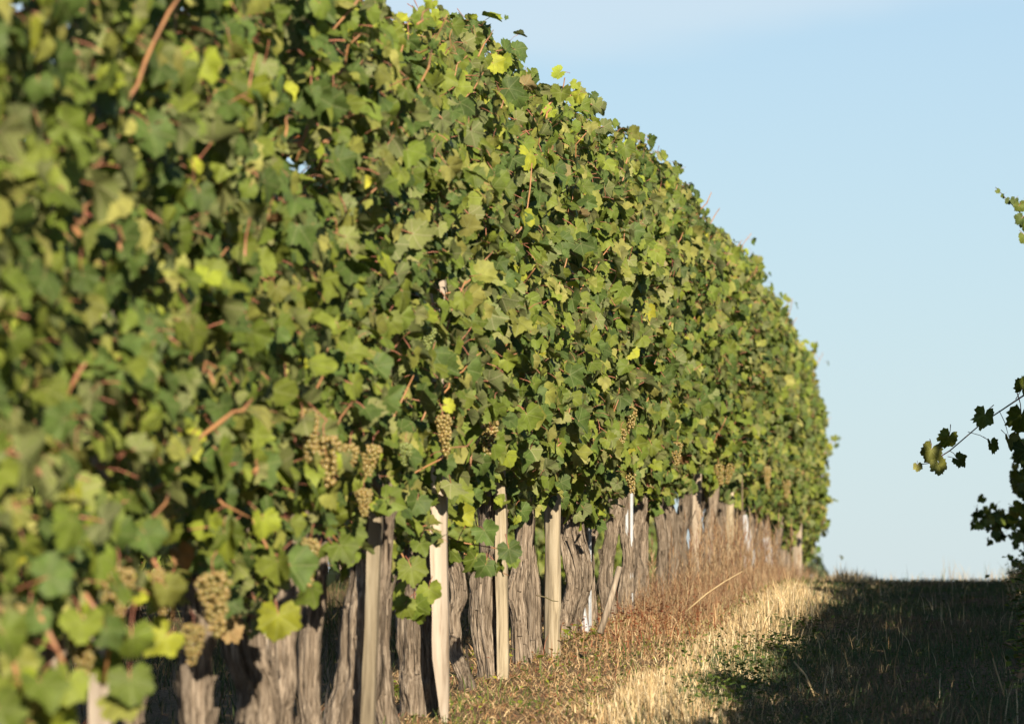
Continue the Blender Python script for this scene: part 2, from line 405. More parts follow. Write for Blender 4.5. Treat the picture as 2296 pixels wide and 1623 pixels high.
def leaf_frame(tip, nrm):
    y = tip.normalized(); n = nrm - y * nrm.dot(y)
    if n.length < 1e-4: n = y.orthogonal()
    z = n.normalized(); x = y.cross(z)
    return Matrix((x, y, z)).transposed()
def rand_frame(out, r=random, wild=1.0):
    """a leaf on a wall of leaves: upper side out and up to the light, tip hanging"""
    g = r.gauss
    n = Vector((out * 0.72 + g(0, .50) * wild, g(-0.24, .55) * wild, 0.46 + g(0, .50) * wild))
    t = Vector((out * 0.40 + g(0, .45), g(0, .55), -0.62 + g(0, .45)))
    return leaf_frame(t, n)

def join_leaves(name, items, shapes, origin):
    """items: (position, 3x3 frame, size, shape index, colour) -> one mesh"""
    Vs, T, Q, Cs, Us, mt, mq = [], [], [], [], [], [], []
    b = 0
    for p, fr, s, k, c in items:
        v, f, uv, mi = shapes[k]
        Vs.append(v @ (np.array(fr).T * s) + (np.array(p) - origin)); Us.append(uv)
        Cs.append(np.tile(c, (len(v), 1)))
        T.append(f[0] + b)
        if len(f) > 1: Q.append(f[1] + b)
        b += len(v)
    T = np.concatenate(T); fl = [T]; idx = [np.zeros(len(T), int)]
    if Q: Q = np.concatenate(Q); fl.append(Q); idx.append(np.ones(len(Q), int))
    return np_mesh(name, np.concatenate(Vs), fl, [M['leaf_mass'], M['petiole']], True, np.concatenate(Cs), np.concatenate(Us), np.concatenate(idx))

def tube(name, pts, radii, material, sides=6, rough=0.0):
    pts = [Vector(p) for p in pts]; V, F = [], []
    for i, p in enumerate(pts):
        d = (pts[min(i + 1, len(pts) - 1)] - pts[max(i - 1, 0)]).normalized()
        a = d.orthogonal().normalized() if abs(d.z) > 0.99 else d.cross(Vector((0, 0, 1))).normalized(); b_ = d.cross(a)
        for k in range(sides):
            an = 2 * math.pi * k / sides
            rr = radii[i] * (1 + random.uniform(-rough, rough))
            V.append(p + (a * math.cos(an) + b_ * math.sin(an)) * rr)
    n = len(pts)
    for i in range(n - 1):
        for k in range(sides):
            F.append((i * sides + k, i * sides + (k + 1) % sides, (i + 1) * sides + (k + 1) % sides, (i + 1) * sides + k))
    caps = [list(range(sides))[::-1], [(n - 1) * sides + k for k in range(sides)]]
    me = bpy.data.meshes.new(name); me.from_pydata([tuple(v) for v in V], [], F + caps); me.materials.append(material)
    me.polygons.foreach_set('use_smooth', [True] * len(F) + [False] * 2); me.update()
    return me
def cane_path(a, b, n=7, bend=0.04):
    a, b = Vector(a), Vector(b); ln = (b - a).length; pts = []
    off = Vector((random.gauss(0, 1), random.gauss(0, 1), random.gauss(0, 1))) * bend * ln
    for i in range(n):
        t = i / (n - 1)
        zig = Vector((random.gauss(0, 1), random.gauss(0, 1), random.gauss(0, 1))) * 0.006 if 0 < i < n - 1 else Vector()
        pts.append(a.lerp(b, t) + off * math.sin(math.pi * t) + zig)
    return pts

# ------------------------------------------------------------------ trunks
def trunk_mesh(seed, height, rad, lean=(0, 0), flare=1.35, head=1.15, res=(56, 64), fork=0.0, ridge=1.0, knob=None):
    """a gnarled old trunk: an uneven core with long, loose, twisting ridges of bark"""
    r = random.Random(seed); na, nh = res
    t = np.linspace(-0.06, 1, nh); th = np.linspace(0, 2 * np.pi, na, endpoint=False)
    T, A = np.meshgrid(t, th, indexing='ij')
    o = r.uniform(0, 50); twist = r.uniform(-.9, .9)
    cx = lean[0] * T + 0.030 * noise3(o, T * 3.0, 1.1) + 0.010 * noise3(o, T * 8, 7.1)
    cy = lean[1] * T + 0.022 * noise3(o + 9, T * 3.0, 4.1) + 0.010 * noise3(o, T * 8, 2.1)
    R = rad * (1 + (flare - 1) * np.exp(-np.clip(T, 0, 1) * 9) + (head - 1) * np.clip((T - 0.7) / 0.3, 0, 1) ** 2)
    R = R * (1 + 0.14 * noise3(o + 3, T * 5.0, 0.3))
    At = A + twist * T
    ux, uy = np.cos(At), np.sin(At)
    R = R * (1 + 0.16 * fbm(ux * 1.3 + o, uy * 1.3, T * height * 3.0, 2))
    rd = 1 - np.abs(noise3(ux * 4.2 + o, uy * 4.2 + 5, T * height * 3.4))
    rd2 = 1 - np.abs(noise3(ux * 8.5 + o, uy * 8.5 + 5, T * height * 7.0 + 3))
    rd3 = noise3(ux * 17 + o, uy * 17, T * height * 9.0)
    R = R + ridge * (0.014 * (rd - 0.6) + 0.011 * (rd2 - 0.6) + 0.0042 * rd3) * np.clip(rad / .04, .5, 1.2)
    if knob:
        for (ka, kt, kr, kh) in knob:
            da = np.angle(np.exp(1j * (A - ka)))
            R = R + kh * np.exp(-(da / kr) ** 2 - ((T - kt) / 0.07) ** 2)
    sq = r.uniform(0.82, 1.15)
    X = cx + R * np.cos(A); Y = cy + R * np.sin(A) * sq; Z = T * height + 0.006 * noise3(ux * 9, uy * 9, T * 30)
    V = np.stack([X.ravel(), Y.ravel(), Z.ravel()], 1)
    i = np.arange(nh - 1)[:, None] * na; k = np.arange(na)[None, :]; k2 = (k + 1) % na
    F = np.stack([i + k, i + k2, i + na + k2, i + na + k], -1).reshape(-1, 4)
    top = len(V); V = np.concatenate([V, [[cx[-1, 0], cy[-1, 0], height * 1.02]]])
    tf = np.stack([(nh - 1) * na + np.arange(na), (nh - 1) * na + (np.arange(na) + 1) % na, np.full(na, top)], 1)
    # loose strips of bark standing off the trunk
    Vs, Fs, b = [V], [F], len(V)
    for s in range(int(26 * rad / 0.05 * min(1, nh / 40))):
        a0 = r.uniform(0, 6.283); t0 = r.uniform(0.02, 0.75); ln = r.uniform(0.06, 0.22) / height; w = r.uniform(0.003, 0.007) / rad
        n = 6; tt = np.linspace(t0, min(t0 + ln, 1), n); ti = np.clip(((tt + 0.06) / 1.06 * (nh - 1)).astype(int), 0, nh - 1)
        aa = a0 - twist * tt * 0.9 + 0.12 * noise3(s, tt * 9, o)
        peel = r.uniform(0.002, 0.006) + (r.random() < 0.3) * 0.02 * np.linspace(0, 1, n) ** 2
        for sd in (-1, 1):
            ai = np.clip(((aa % 6.2831) / 6.2832 * na).astype(int), 0, na - 1)
            RR = R[ti, ai] + peel + 0.002
            Vs.append(np.stack([cx[ti, 0] + RR * np.cos(aa + sd * w), cy[ti, 0] + RR * np.sin(aa + sd * w) * sq, tt * height], 1))
        j = np.arange(n - 1); Fs.append(np.stack([b + j, b + n + j, b + n + j + 1, b + j + 1], 1)); b += 2 * n
    return np_mesh('trunk', np.concatenate(Vs), [np.concatenate(Fs), tf], [M['bark']])

def stake_mesh(name, w, d, h, material, taper_foot=0.0, tilt=(0, 0), seed=0, rounded=False, skew=0.0):
    """a split or sawn stake: uneven edges, slightly bowed, foot cut to a point if asked"""
    r = random.Random(seed); rows = 26; V, F = [], []
    prof = [(-.5, -.5), (-.2, -.53), (.2, -.52), (.5, -.5), (.53, 0), (.5, .5), (0, .52), (-.5, .5), (-.52, 0)] if not rounded else [(math.cos(a) * .5, math.sin(a) * .5) for a in [k * math.pi / 5 for k in range(10)]]
    n = len(prof); o = r.uniform(0, 40)
    for i in range(rows):
        t = i / (rows - 1); z = -0.12 + t * (h + 0.12)
        k = 1.0
        if taper_foot and z < taper_foot: k = 0.25 + 0.75 * max(0, z + 0.05) / (taper_foot + 0.05)
        bx = 0.008 * float(noise3(o, z * 2, 0)) + tilt[0] * z; by = 0.008 * float(noise3(o + 5, z * 2, 0)) + tilt[1] * z
        for j, (px, py) in enumerate(prof):
            e = 1 + 0.10 * float(noise3(o + j * 3.1, z * 9, 2)) + 0.05 * float(noise3(o + j, z * 31, 5))
            V.append((bx + px * w * k * e + skew * w * (1 - k) * 0.5, by + py * d * k * e, z))
    for i in range(rows - 1):
        for j in range(n): F.append((i * n + j, i * n + (j + 1) % n, (i + 1) * n + (j + 1) % n, (i + 1) * n + j))
    F.append(tuple(range(n))[::-1]); F.append(tuple((rows - 1) * n + j for j in range(n)))
    me = bpy.data.meshes.new(name); me.from_pydata(V, [], F); me.materials.append(material); me.update()
    return me

# ------------------------------------------------------------------ the sunlit row on the left
ROW_X = -1.9
# columns of the picture where trunks stand, thickness (m), height (m), seed-bound traits
TR = [  # px, radius, height, lean x, flare, label
    (300, .018, .40, 0.0, 1.0, 'slim grapevine with a thin pale trunk, leftmost of the bare trunks'),
    (445, .034, .62, 0.0, 1.15, 'blurred grapevine with an amber grape cluster hanging over its trunk top'),
    (556, .046, .72, .02, 1.25, 'thick shaggy grapevine with blue twine at its trunk top'),
    (627, .034, .72, .02, 1.2, 'grapevine just right of the thin pale batten, one big leaf hanging over its trunk'),
    (692, .027, .72, 0.0, 1.15, 'slender waisted grapevine left of the widest trunk, dark gap on its right'),
    (790, .058, .80, .06, 1.25, 'massive grapevine with the widest trunk, leaning on a grey split post'),
    (866, .031, .74, 0.0, 1.2, 'grapevine with a narrow upright trunk just right of the widest trunk'),
    (938, .052, .74, -.03, 1.35, 'stout grapevine with dark hollow shadow low on its trunk, beside the cream pointed stake'),
    (1040, .024, .52, -.06, 1.25, 'short leaning grapevine in the gap right of the cream pointed stake'),
    (1094, .043, .74, 0.0, 1.2, 'grapevine whose trunk stands against the slim tan stake'),
    (1166, .035, .74, 0.0, 1.2, 'grapevine midway between the slim tan stake and the ochre post, left of two'),
    (1204, .040, .74, -.05, 1.25, 'grapevine midway between the slim tan stake and the ochre post, right of two'),
    (1274, .036, .74, 0.0, 1.2, 'grapevine with furrowed trunk directly right of the ochre post'),
    (1302, .030, .74, 0.0, 1.2, 'grapevine directly left of the low white sleeve'),
    (1334, .042, .74, -.04, 1.25, 'grapevine directly right of the low white sleeve, forked near its top'),
    (1368, .036, .74, 0.0, 1.2, 'grapevine behind the leaning stick'),
    (1394, .040, .74, .04, 1.2, 'grapevine left of the split white metal post, right of the leaning stick'),
    (1432, .042, .74, -.03, 1.2, 'grapevine directly right of the split white metal post'),
]
vine_list = []                                   # (y, radius, height, lean, flare, label, group)
for y0, lb in ((8.3, 'nearest grapevine, a few blurred leaves cut off by the left edge'), (9.3, 'blurred foreground grapevine, second from the left edge, grapes and lime leaves hanging low'),
               (10.2, 'blurred foreground grapevine, third from the left edge, behind the lowest lime leaves'), (11.2, 'blurred foreground grapevine just left of the slim pale trunk')):
    vine_list.append((y0, .04, .62, 0, 1.2, lb, 'near grapevines at the left edge'))
for px, rd, hh, ln, fl, lb in TR: vine_list.append((row_y(px), rd * (1 if px < 1150 else .84), hh, ln, fl, lb, 'old grapevines of the sunlit left row'))
y0 = row_y(1432) + 0.8
k = 0
while y0 < 54.0:
    vine_list.append((y0, random.uniform(.026, .043), .8, random.uniform(-.07, .07), 1.2, 'grapevine in the far part of the sunlit left row, trunk among dry brown weeds', 'far grapevines of the sunlit left row'))
    y0 += random.uniform(0.75, 1.0)
VY = np.array([v[0] for v in vine_list])
for px, lb in ((1545, 'far grapevine just left of the pale grey post'), (1590, 'far grapevine just right of the pale grey post, sky showing beside it'), (1622, 'far grapevine just left of the ochre stake and tall white sleeve'),
               (1700, 'far grapevine between the two white sleeves'), (1748, 'far grapevine just right of the smaller white sleeve'), (1815, 'last grapevine of the sunlit row, its leaves falling steeply to the crest')):
    k = int(np.argmin(np.abs(VY - row_y(px)))); v = vine_list[k]
    if 'far part' in v[5]: vine_list[k] = v[:5] + (lb, v[6])

vines = []
for i, (y, rd, hh, ln, fl, lb, grp) in enumerate(vine_list):
    zg = ghf(ROW_X, y)
    e = put('grapevine', None, None, (ROW_X, y, zg), lb, 'grapevine', grp); e.empty_display_size = 0.2
    near = y < 31
    kn = [(random.uniform(3.6, 5.6), random.uniform(.3, .9), .6, .012) for _ in range(2)]
    if 'stout' in lb: kn = [(4.4, 0.12, .7, .02), (5.2, 0.25, .5, .012)]
    if 'thick shaggy' in lb: kn = [(4.9, 0.62, .5, .012), (3.6, .75, .5, .015)]
    put('trunk', trunk_mesh(500 + i, hh, rd, (ln, 0), fl, 1.2 if rd > .03 else 1.25, (72, 84) if near else (36, 36), knob=kn), e)
    vines.append(e)

def canopy_leaf_points(n_per_m, ya, yb):
    n = int(n_per_m * (yb - ya)); out = []
    y = RNG.uniform(ya, yb, n)
    top = 2.27 + 0.055 * np.clip((26 - y) / 5, 0, 1) + 0.13 * noise3(y * 0.9, 3, 1) + 0.15 * noise3(y * 2.1, 9, 4) - 0.10 * np.clip((y - 52) / 6, 0, 1)
    bot = 0.72 - 0.20 * np.clip((16 - y) / 6, 0, 1) - 0.07 * np.clip((y - 20) / 5, 0, 1) + 0.11 * noise3(y * 1.3, 5, 2) + 0.10 * noise3(y * 3.5, 6, 2) - 0.16 * np.clip((y - 42) / 8, 0, 1)
    u = RNG.uniform(0, 1, n); h = bot + (top - bot) * u
    w = 0.20 * (1 - 0.62 * np.clip((u - 0.72) / 0.28, 0, 1) ** 2) * (1 - 0.75 * np.clip((0.16 - u) / 0.16, 0, 1))
    b = 0.075 * noise3(y * 2.1, h * 2.3, 0.5) + 0.10 * noise3(y * 4.6, h * 4.8, 8.5) + 0.05 * noise3(y * 9.0, h * 9.5, 2.5)
    kind = RNG.uniform(0, 1, n)
    front = kind < 0.44; back = kind > 0.80
    dx = np.where(front, w + b - RNG.exponential(0.075, n), np.where(back, -w - b * 0.5 + RNG.exponential(0.06, n), RNG.uniform(-0.8, 0.85, n) * w))
    return y, h, dx, w + b

GR = [  # px, py of the top of the cluster, shape, size, kind, label
    (692, 905, 3, 1.0, 0, 'long narrow amber grape cluster above the plump one, left middle of the row'),
    (725, 965, 0, 1.05, 0, 'plump amber grape cluster, largest in the middle of the row'),
    (787, 985, 2, .9, 0, 'small amber grape cluster under a curled dry leaf'),
    (836, 985, 2, .95, 0, 'shaded brown amber grape cluster beside the reddish dry leaf'),
    (1102, 925, 1, .95, 0, 'amber grape cluster hanging beside a red brown cane'),
    (992, 920, 3, .95, 0, 'slim grape cluster next to a bit of white paper like leaf'),
    (910, 985, 2, .7, 1, 'loose cluster of pale green unripe grapes'),
    (965, 725, 2, .75, 1, 'pale green unripe grapes high in the leaves under a curled tendril'),
    (815, 1085, 2, .8, 0, 'small dark grape cluster at the top of the widest trunk'),
    (474, 1265, 1, 1.05, 0, 'large amber grape cluster hanging left of the blue twine'),
    (434, 1388, 0, .72, 0, 'round amber grape cluster in front of a blurred trunk'),
    (268, 1255, 0, .9, 0, 'blurred pinkish amber grape cluster left of a long pale leaf'),
    (178, 1365, 0, .9, 0, 'blurred amber grape cluster above the lime leaves at lower left'),
    (352, 1265, 3, .7, 0, 'narrow blurred amber grape cluster between two leaves at lower left'),
    (70, 1340, 0, .9, 0, 'blurred amber grape cluster nearest the left edge'),
    (697, 1195, 3, .9, 0, 'thin amber grape cluster hanging on the slender trunk'),
    (1416, 905, 1, .9, 0, 'amber grape cluster pair, upper one, right of the middle of the row'),
    (1392, 955, 0, .8, 0, 'amber grape cluster pair, lower one, right of the middle of the row'),
    (1325, 950, 2, .9, 0, 'small sunlit grape cluster under the dark hollow in the leaves'),
    (1410, 1040, 1, .9, 0, 'amber grape cluster low over the split white metal post'),
    (1518, 985, 1, .9, 0, 'dusty amber grape cluster among far leaves, left of the brown pair'),
    (1610, 1035, 1, .95, 0, 'brown amber grape cluster of the far pair, left one'),
    (1641, 1035, 1, .95, 0, 'brown amber grape cluster of the far pair, right one'),
    (1720, 1040, 3, 1.2, 0, 'reddish brown grape cluster near the far end of the row'),
    (1765, 1070, 1, 1.1, 0, 'blurred brown grape cluster farthest up the row'),
]
ly, lh, ldx, lw = canopy_leaf_points(900, 8.0, 53.8)
vid = np.argmin(np.abs(ly[:, None] - VY[None, :]), axis=1)
lz = gz(ly) + lh
pos = np.stack([ROW_X + ldx, ly, lz], 1)
# which of them the picture can show: inside the frame and outermost on the alley side
rel = pos - np.array([0, 0, CAM_Z]); f_ = np.array(FWD); r_ = np.array(RIGHT); u_ = np.array(UP)
dep = rel @ f_; px_ = 1148 + FOC * (rel @ r_) / dep; py_ = 811.5 - FOC * (rel @ u_) / dep
inframe = (px_ > -90) & (px_ < 2400) & (py_ > -90) & (py_ < 1720)
score = np.where(inframe, ldx - lw * 0.9 + 0.25 * np.clip((lh - 2.05) / 0.25, 0, 1) * (ldx > -0.12), -9)
keepmask = np.ones(len(pos), bool)
for (gx_, gy_, gk, gs, kd, lb) in GR:          # the fruit hangs free: growers pull the leaves from before it
    gp = on_x(gx_, gy_, -1.66); sc_ = FOC / gp.y
    hid = (np.abs(px_ - gx_) < .055 * gs * sc_) & (py_ > gy_ - .03 * sc_) & (py_ < gy_ + .17 * gs * sc_) & (pos[:, 1] < gp.y + .05) & (RNG.uniform(0, 1, len(pos)) < (.60 if gx_ < 1150 else .25))
    keepmask &= ~hid
n_single = 0
def size_of(h, y): return random.triangular(.024, .100, .053) * (0.86 if h > 2.1 else 1.0) * (0.88 if h < 0.8 else 1.0)
for v, e in enumerate(vines):
    idx = np.where((vid == v) & keepmask)[0]
    if not len(idx): continue
    order = idx[np.argsort(-score[idx])]
    y = VY[v]
    cap = 300 if y < 20 else 220 if y < 32 else 130
    good = [k for k in order[:cap] if score[k] > -0.16]
    single = set(good); items = []
    base = np.array(e.location)
    for k in idx:
        p = pos[k]; out = 1 if ldx[k] > -0.1 else -1
        lime = 0.026 + 0.16 * max(0, (0.95 - lh[k]) / 0.4) * (1 if y < 22 else .35) + (0.06 if lh[k] > 2.05 else 0)
        fr = rand_frame(out); s = size_of(lh[k], y); c = leaf_colour(min(lime, .4))
        if k in single:
            o = bpy.data.objects.new('leaf', LEAF_ME[random.randrange(len(LEAF_ME))]); C.objects.link(o)
            o.parent = e; m = (fr * s).to_4x4(); m.translation = Vector(p - base); o.matrix_local = m
            o.color = (*c, 1); n_single += 1
        else:
            items.append((p, fr, s * 1.05, random.randrange(len(LEAF_L)), c))
    f = put('foliage', join_leaves('foliage', items, LEAF_L, base), e, kind='stuff')

def vine_at(y, rows=None):
    return vines[int(np.argmin(np.abs(VY - y)))]
def add_leaf(e, p, tip, nrm, s, c):
    o = bpy.data.objects.new('leaf', LEAF_ME[random.randrange(len(LEAF_ME))]); C.objects.link(o); o.parent = e
    m = (leaf_frame(Vector(tip), Vector(nrm)) * s).to_4x4(); m.translation = Vector(p) - e.location
    o.matrix_local = m; o.color = (*c, 1); return o
def add_cane(e, pts, r0, r1, material):
    n = len(pts); rad = [r0 + (r1 - r0) * i / (n - 1) for i in range(n)]
    for i in range(1, n - 1, 2): rad[i] *= 1.22                      # swollen nodes
    return put('cane', tube('cane', [Vector(p) - e.location for p in pts], rad, material, 6, 0.06), e)
def sprig(e, pts, r0, n_leaf, s0, s1, lime=.1, out=Vector((0, -1, 0)), green=False, t0=0.1, stalk=0.07):
    add_cane(e, pts, r0, r0 * 0.45, M['cane_green'] if green else M['cane'])
    for i in range(n_leaf):
        t = t0 + (1 - t0) * (i + 1) / n_leaf - 1e-6; f = t * (len(pts) - 1); k = min(int(f), len(pts) - 2)
        p = pts[k].lerp(pts[k + 1], f - k)
        sd = 1 if i % 2 else -1
        d = Vector((random.gauss(0.1 * sd, .3), random.gauss(-.2, .3), random.gauss(-.15, .4) + .25 * sd)); d = d.normalized() * stalk * random.uniform(.6, 1.1)
        tip = Vector((d.x * 5 + random.gauss(0, .3), random.gauss(0, .3), -0.6 + random.gauss(0, .35)))
        nr = out + Vector((random.gauss(0, .45), random.gauss(0, .45), random.gauss(.2, .4)))
        add_leaf(e, p + d, tip, nr, (s0 + (s1 - s0) * t) * random.uniform(.6, 1.05), leaf_colour(lime, 0))

# canes crossing the face of the row, as the photograph shows them
FX = -1.69
for (xa, ya, xb, yb, r0) in [(245, 310, 405, -10, .0075), (215, 410, 232, 360, .006), (178, 525, 205, 455, .008), (270, 560, 300, 530, .006), (400, 1010, 565, 895, .0085),
                             (310, 1210, 378, 1105, .006), (412, 1040, 445, 960, .005), (1000, 658, 1105, 565, .005), (1262, 682, 1368, 552, .005), (945, 945, 1055, 810, .005),
                             (1055, 1040, 1110, 880, .0055), (885, 1085, 1060, 985, .0045), (1020, 752, 1042, 812, .005), (1225, 265, 1270, 205, .006), (640, 305, 655, 262, .005),
                             (1108, 352, 1160, 340, .0035), (935, 55, 962, 20, .005), (722, 320, 752, 285, .005), (1250, 1000, 1250, 950, .0045), (1680, 770, 1705, 730, .006),
                             (480, 860, 492, 815, .006), (575, 1050, 580, 1020, .006), (1582, 930, 1625, 902, .006), (130, 1290, 160, 1235, .007)]:
    a, b_ = on_x(xa, ya, FX - 0.02), on_x(xb, yb, FX - 0.02)
    # the cane runs up the face: keep its two ends at about one distance, the picture's slant coming from its outward lean
    ym = (a.y + b_.y) / 2; a2 = on_y(xa, ya, ym - 0.10); b2 = on_y(xb, yb, ym + 0.10)
    add_cane(vine_at(ym), cane_path(a2, b2, 7, .05), r0 * .6, r0 * .4, M['cane'])
# further canes, half sunk in the leaves
for v, e in enumerate(vines):
    y = VY[v]
    for _ in range(4 if y < 34 else 2):
        h = random.uniform(.7, 2.1); yy = y + random.uniform(-.5, .5)
        a = Vector((ROW_X + random.uniform(.05, .15), yy, gzf(yy) + h)); ln = random.uniform(.12, .34)
        d = Vector((random.uniform(.1, .45), random.gauss(0, .35), random.uniform(.3, 1))).normalized() * ln
        if a.x + d.x > -1.66: d.x = -1.66 - a.x
        add_cane(e, cane_path(a, a + d, 5, .05), random.uniform(.0025, .0042), .002, M['cane'])
    if y > 58 or random.random() < .55:          # shoot tips standing out of the top
        yy = y + random.uniform(-.4, .4); a = Vector((ROW_X + random.uniform(-.05, .12), yy, gzf(yy) + 2.14))
        b_ = a + Vector((random.uniform(-.05, .14), random.gauss(0, .08), random.uniform(.08, .18)))
        sprig(e, cane_path(a, b_, 5, .1), .0025, 7, .062, .045, .25, Vector((.3, -1, .2)))

# sprigs on the outline of the row
def sprig_px(pts, X, r0, n, s0, s1, lime=.2, yfix=None, **kw):
    P = [on_x(*pts[0], X)]; Y = P[0].y if yfix is None else yfix
    P = [on_y(x_, y_, Y + 0.03 * i) for i, (x_, y_) in enumerate(pts)]
    sprig(vine_at(Y), P, r0, n, s0, s1, lime, Vector((.3, -1, .3)), **kw)
sprig_px([(1072, 128), (1085, 100), (1098, 82), (1106, 68)], -1.75, .003, 2, .03, .02, .2, t0=.4)
sprig_px([(1205, 262), (1235, 230), (1262, 205), (1266, 175)], -1.78, .005, 5, .075, .075, .65, t0=.3)
sprig_px([(1235, 235), (1285, 212), (1305, 205)], -1.76, .004, 3, .06, .05, .4, t0=.4)
sprig_px([(1500, 470), (1515, 430), (1522, 400)], -1.78, .004, 4, .08, .07, .2)
sprig_px([(1690, 620), (1700, 590), (1690, 570)], -1.8, .004, 3, .08, .06, .2)
sprig_px([(1800, 900), (1815, 830), (1828, 775)], -1.85, .006, 9, .11, .09, .55, yfix=52.0)
sprig_px([(1818, 980), (1835, 940), (1850, 905)], -1.85, .006, 5, .10, .09, .3, yfix=53.5)
sprig_px([(1830, 1050), (1850, 1015), (1868, 985), (1874, 995)], -1.8, .005, 7, .08, .06, .35, yfix=53.6)
sprig_px([(1825, 1120), (1842, 1112), (1848, 1120)], -1.8, .004, 2, .07, .06, .1, yfix=53.6)
# the leaves hanging over the stakes
sprig_px([(840, 1120), (880, 1200), (915, 1270), (950, 1350)], -1.70, .004, 16, .075, .085, .03, yfix=17.6)
sprig_px([(900, 1110), (960, 1180), (1030, 1215), (1120, 1230)], -1.7, .004, 14, .07, .085, .03, yfix=19.0)
sprig_px([(1040, 1240), (1085, 1262), (1140, 1290)], -1.62, .003, 3, .055, .06, .03, yfix=19.3, t0=.5)
sprig_px([(560, 1150), (600, 1230), (620, 1320)], -1.62, .004, 5, .09, .10, .15, yfix=13.4)
sprig_px([(690, 1120), (730, 1180), (770, 1230)], -1.62, .004, 6, .08, .09, .2, yfix=15.0)
sprig_px([(340, 1250), (390, 1330), (385, 1400)], -1.60, .004, 6, .07, .07, .2, yfix=11.3)
sprig_px([(190, 1330), (250, 1420), (230, 1540)], -1.60, .005, 10, .075, .07, .2, yfix=10.3)
sprig_px([(90, 1380), (140, 1480), (150, 1590)], -1.58, .005, 10, .075, .07, .2, yfix=9.7)
sprig_px([(10, 1420), (40, 1520), (60, 1620)], -1.58, .005, 8, .075, .07, .2, yfix=9.2)
sprig_px([(450, 1080), (500, 1130), (560, 1160)], -1.58, .004, 6, .08, .08, .3, yfix=12.6)

# ------------------------------------------------------------------ grape clusters
def ico(sub=2):
    import bmesh
    bm = bmesh.new(); bmesh.ops.create_icosphere(bm, subdivisions=sub, radius=1.0)
    v = np.array([x.co[:] for x in bm.verts]); f = np.array([[w.index for w in t.verts] for t in bm.faces]); bm.free(); return v, f
IV, IF = ico(2)
def cluster_mesh(seed, width, length, shoulders=1.0):
    r = random.Random(seed); P = []
    br = 0.0074
    tries = 0
    while tries < 5000 and len(P) < 110:
        tries += 1
        t = r.random() ** 1.2
        w = width * .5 * (1 - .72 * t ** 1.3) * (0.6 + .4 * min(1, t / .12)) * shoulders
        a = r.uniform(0, 6.283); q = w * math.sqrt(r.uniform(.02 if t < .2 else .25, 1.0))
        p = np.array([math.cos(a) * q, math.sin(a) * q * .85, -0.02 - t * length])
        b = br * r.uniform(.82, 1.12)
        if all(np.linalg.norm(p - o_) > (b + ob) * .80 for o_, ob in P): P.append((p, b))
    V = np.concatenate([IV * b + p for p, b in P]); F = np.concatenate([IF + i * len(IV) for i in range(len(P))])
    return V, F
CL = [cluster_mesh(1, .10, .13), cluster_mesh(2, .085, .15), cluster_mesh(3, .075, .10), cluster_mesh(4, .06, .14)]
CLM = [[np_mesh('berries', v, [f], [M[mt]]) for v, f in CL] for mt in ('grape', 'grape_green')]
STM = tube('stem', [(-.012, .01, .03), (-.003, 0, .012), (0, 0, -.03), (0, 0, -.08)], [.0012, .0014, .0016, .0010], M['petiole'], 5)
for i, (x_, y_, k, s, kd, lb) in enumerate(GR):
    p = on_x(x_, y_, -1.69)
    e = put('grape_cluster', None, None, p, lb, 'grapes', 'grape clusters on the left row'); e.empty_display_size = .05
    e.rotation_euler = (random.gauss(0, .1), random.gauss(0, .1), random.uniform(0, 6.28)); e.scale = (s * .88,) * 3
    put('berries', CLM[kd][k], e); put('stem', STM, e)

# ------------------------------------------------------------------ stakes, posts, sleeves
def stake(px, base_py, X, mesh, name, label, cat):
    p = on_x(px, base_py, X)
    return put(name, mesh, None, (X, p.y, ghf(X, p.y) - 0.0), label, cat)
SG = 'stakes along the left row'
def st(px, X, mesh, name, label, cat='stake', rz=0.0):
    y = row_y(px, X); o = put(name, mesh, None, (X, y, ghf(X, y)), label, cat, SG); o.rotation_euler.z = rz; return o
st(228, -1.86, stake_mesh('wooden_stake', .045, .04, 1.2, M['stake_pale'], seed=1), 'wooden_stake', 'blurred pale stake under the lime leaves, leftmost of the stakes')
st(593, -1.86, stake_mesh('wooden_batten', .013, .03, .78, M['stake_pale'], seed=2, tilt=(.006, 0)), 'wooden_batten', 'thin pale batten close to the right of the thick shaggy trunk', 'batten')
st(822, -1.84, stake_mesh('wooden_post', .036, .05, 1.1, M['stake_ochre'], seed=3, tilt=(.045, 0)), 'wooden_post', 'tan split post, grey towards the top, against the widest trunk', 'post')
st(992, -1.80, stake_mesh('wooden_stake', .052, .045, 1.5, M['stake_pale'], .22, (-.012, 0), 4, skew=.6), 'wooden_stake', 'broad cream stake cut to a point at its foot, brightest in the row')
st(1127, -1.84, stake_mesh('wooden_stake', .040, .05, 1.4, M['stake_ochre'], 0, (-.012, 0), 5), 'wooden_stake', 'slim tan stake behind the hanging leaves, right of the cream pointed one')
st(1240, -1.83, stake_mesh('wooden_post', .066, .07, 1.5, M['stake_ochre'], 0, (-.005, 0), 6, rounded=True), 'wooden_post', 'ochre round post with flaking bark, right of the slim tan stake', 'post')
st(1562, -1.84, stake_mesh('wooden_post', .05, .05, 1.5, M['stake_grey'], 0, (.01, 0), 7), 'wooden_post', 'pale grey post behind dry weeds, left of the blue gap of sky', 'post')
st(1640, -1.84, stake_mesh('wooden_stake', .05, .05, 1.5, M['stake_ochre'], 0, (0, 0), 8), 'wooden_stake', 'ochre stake just left of the tall white sleeve')
st(1788, -1.80, stake_mesh('wooden_post', .07, .07, 1.5, M['stake_grey'], 0, (0, 0), 9), 'wooden_post', 'pale end post of the row by the crest, under the last leaves', 'post')

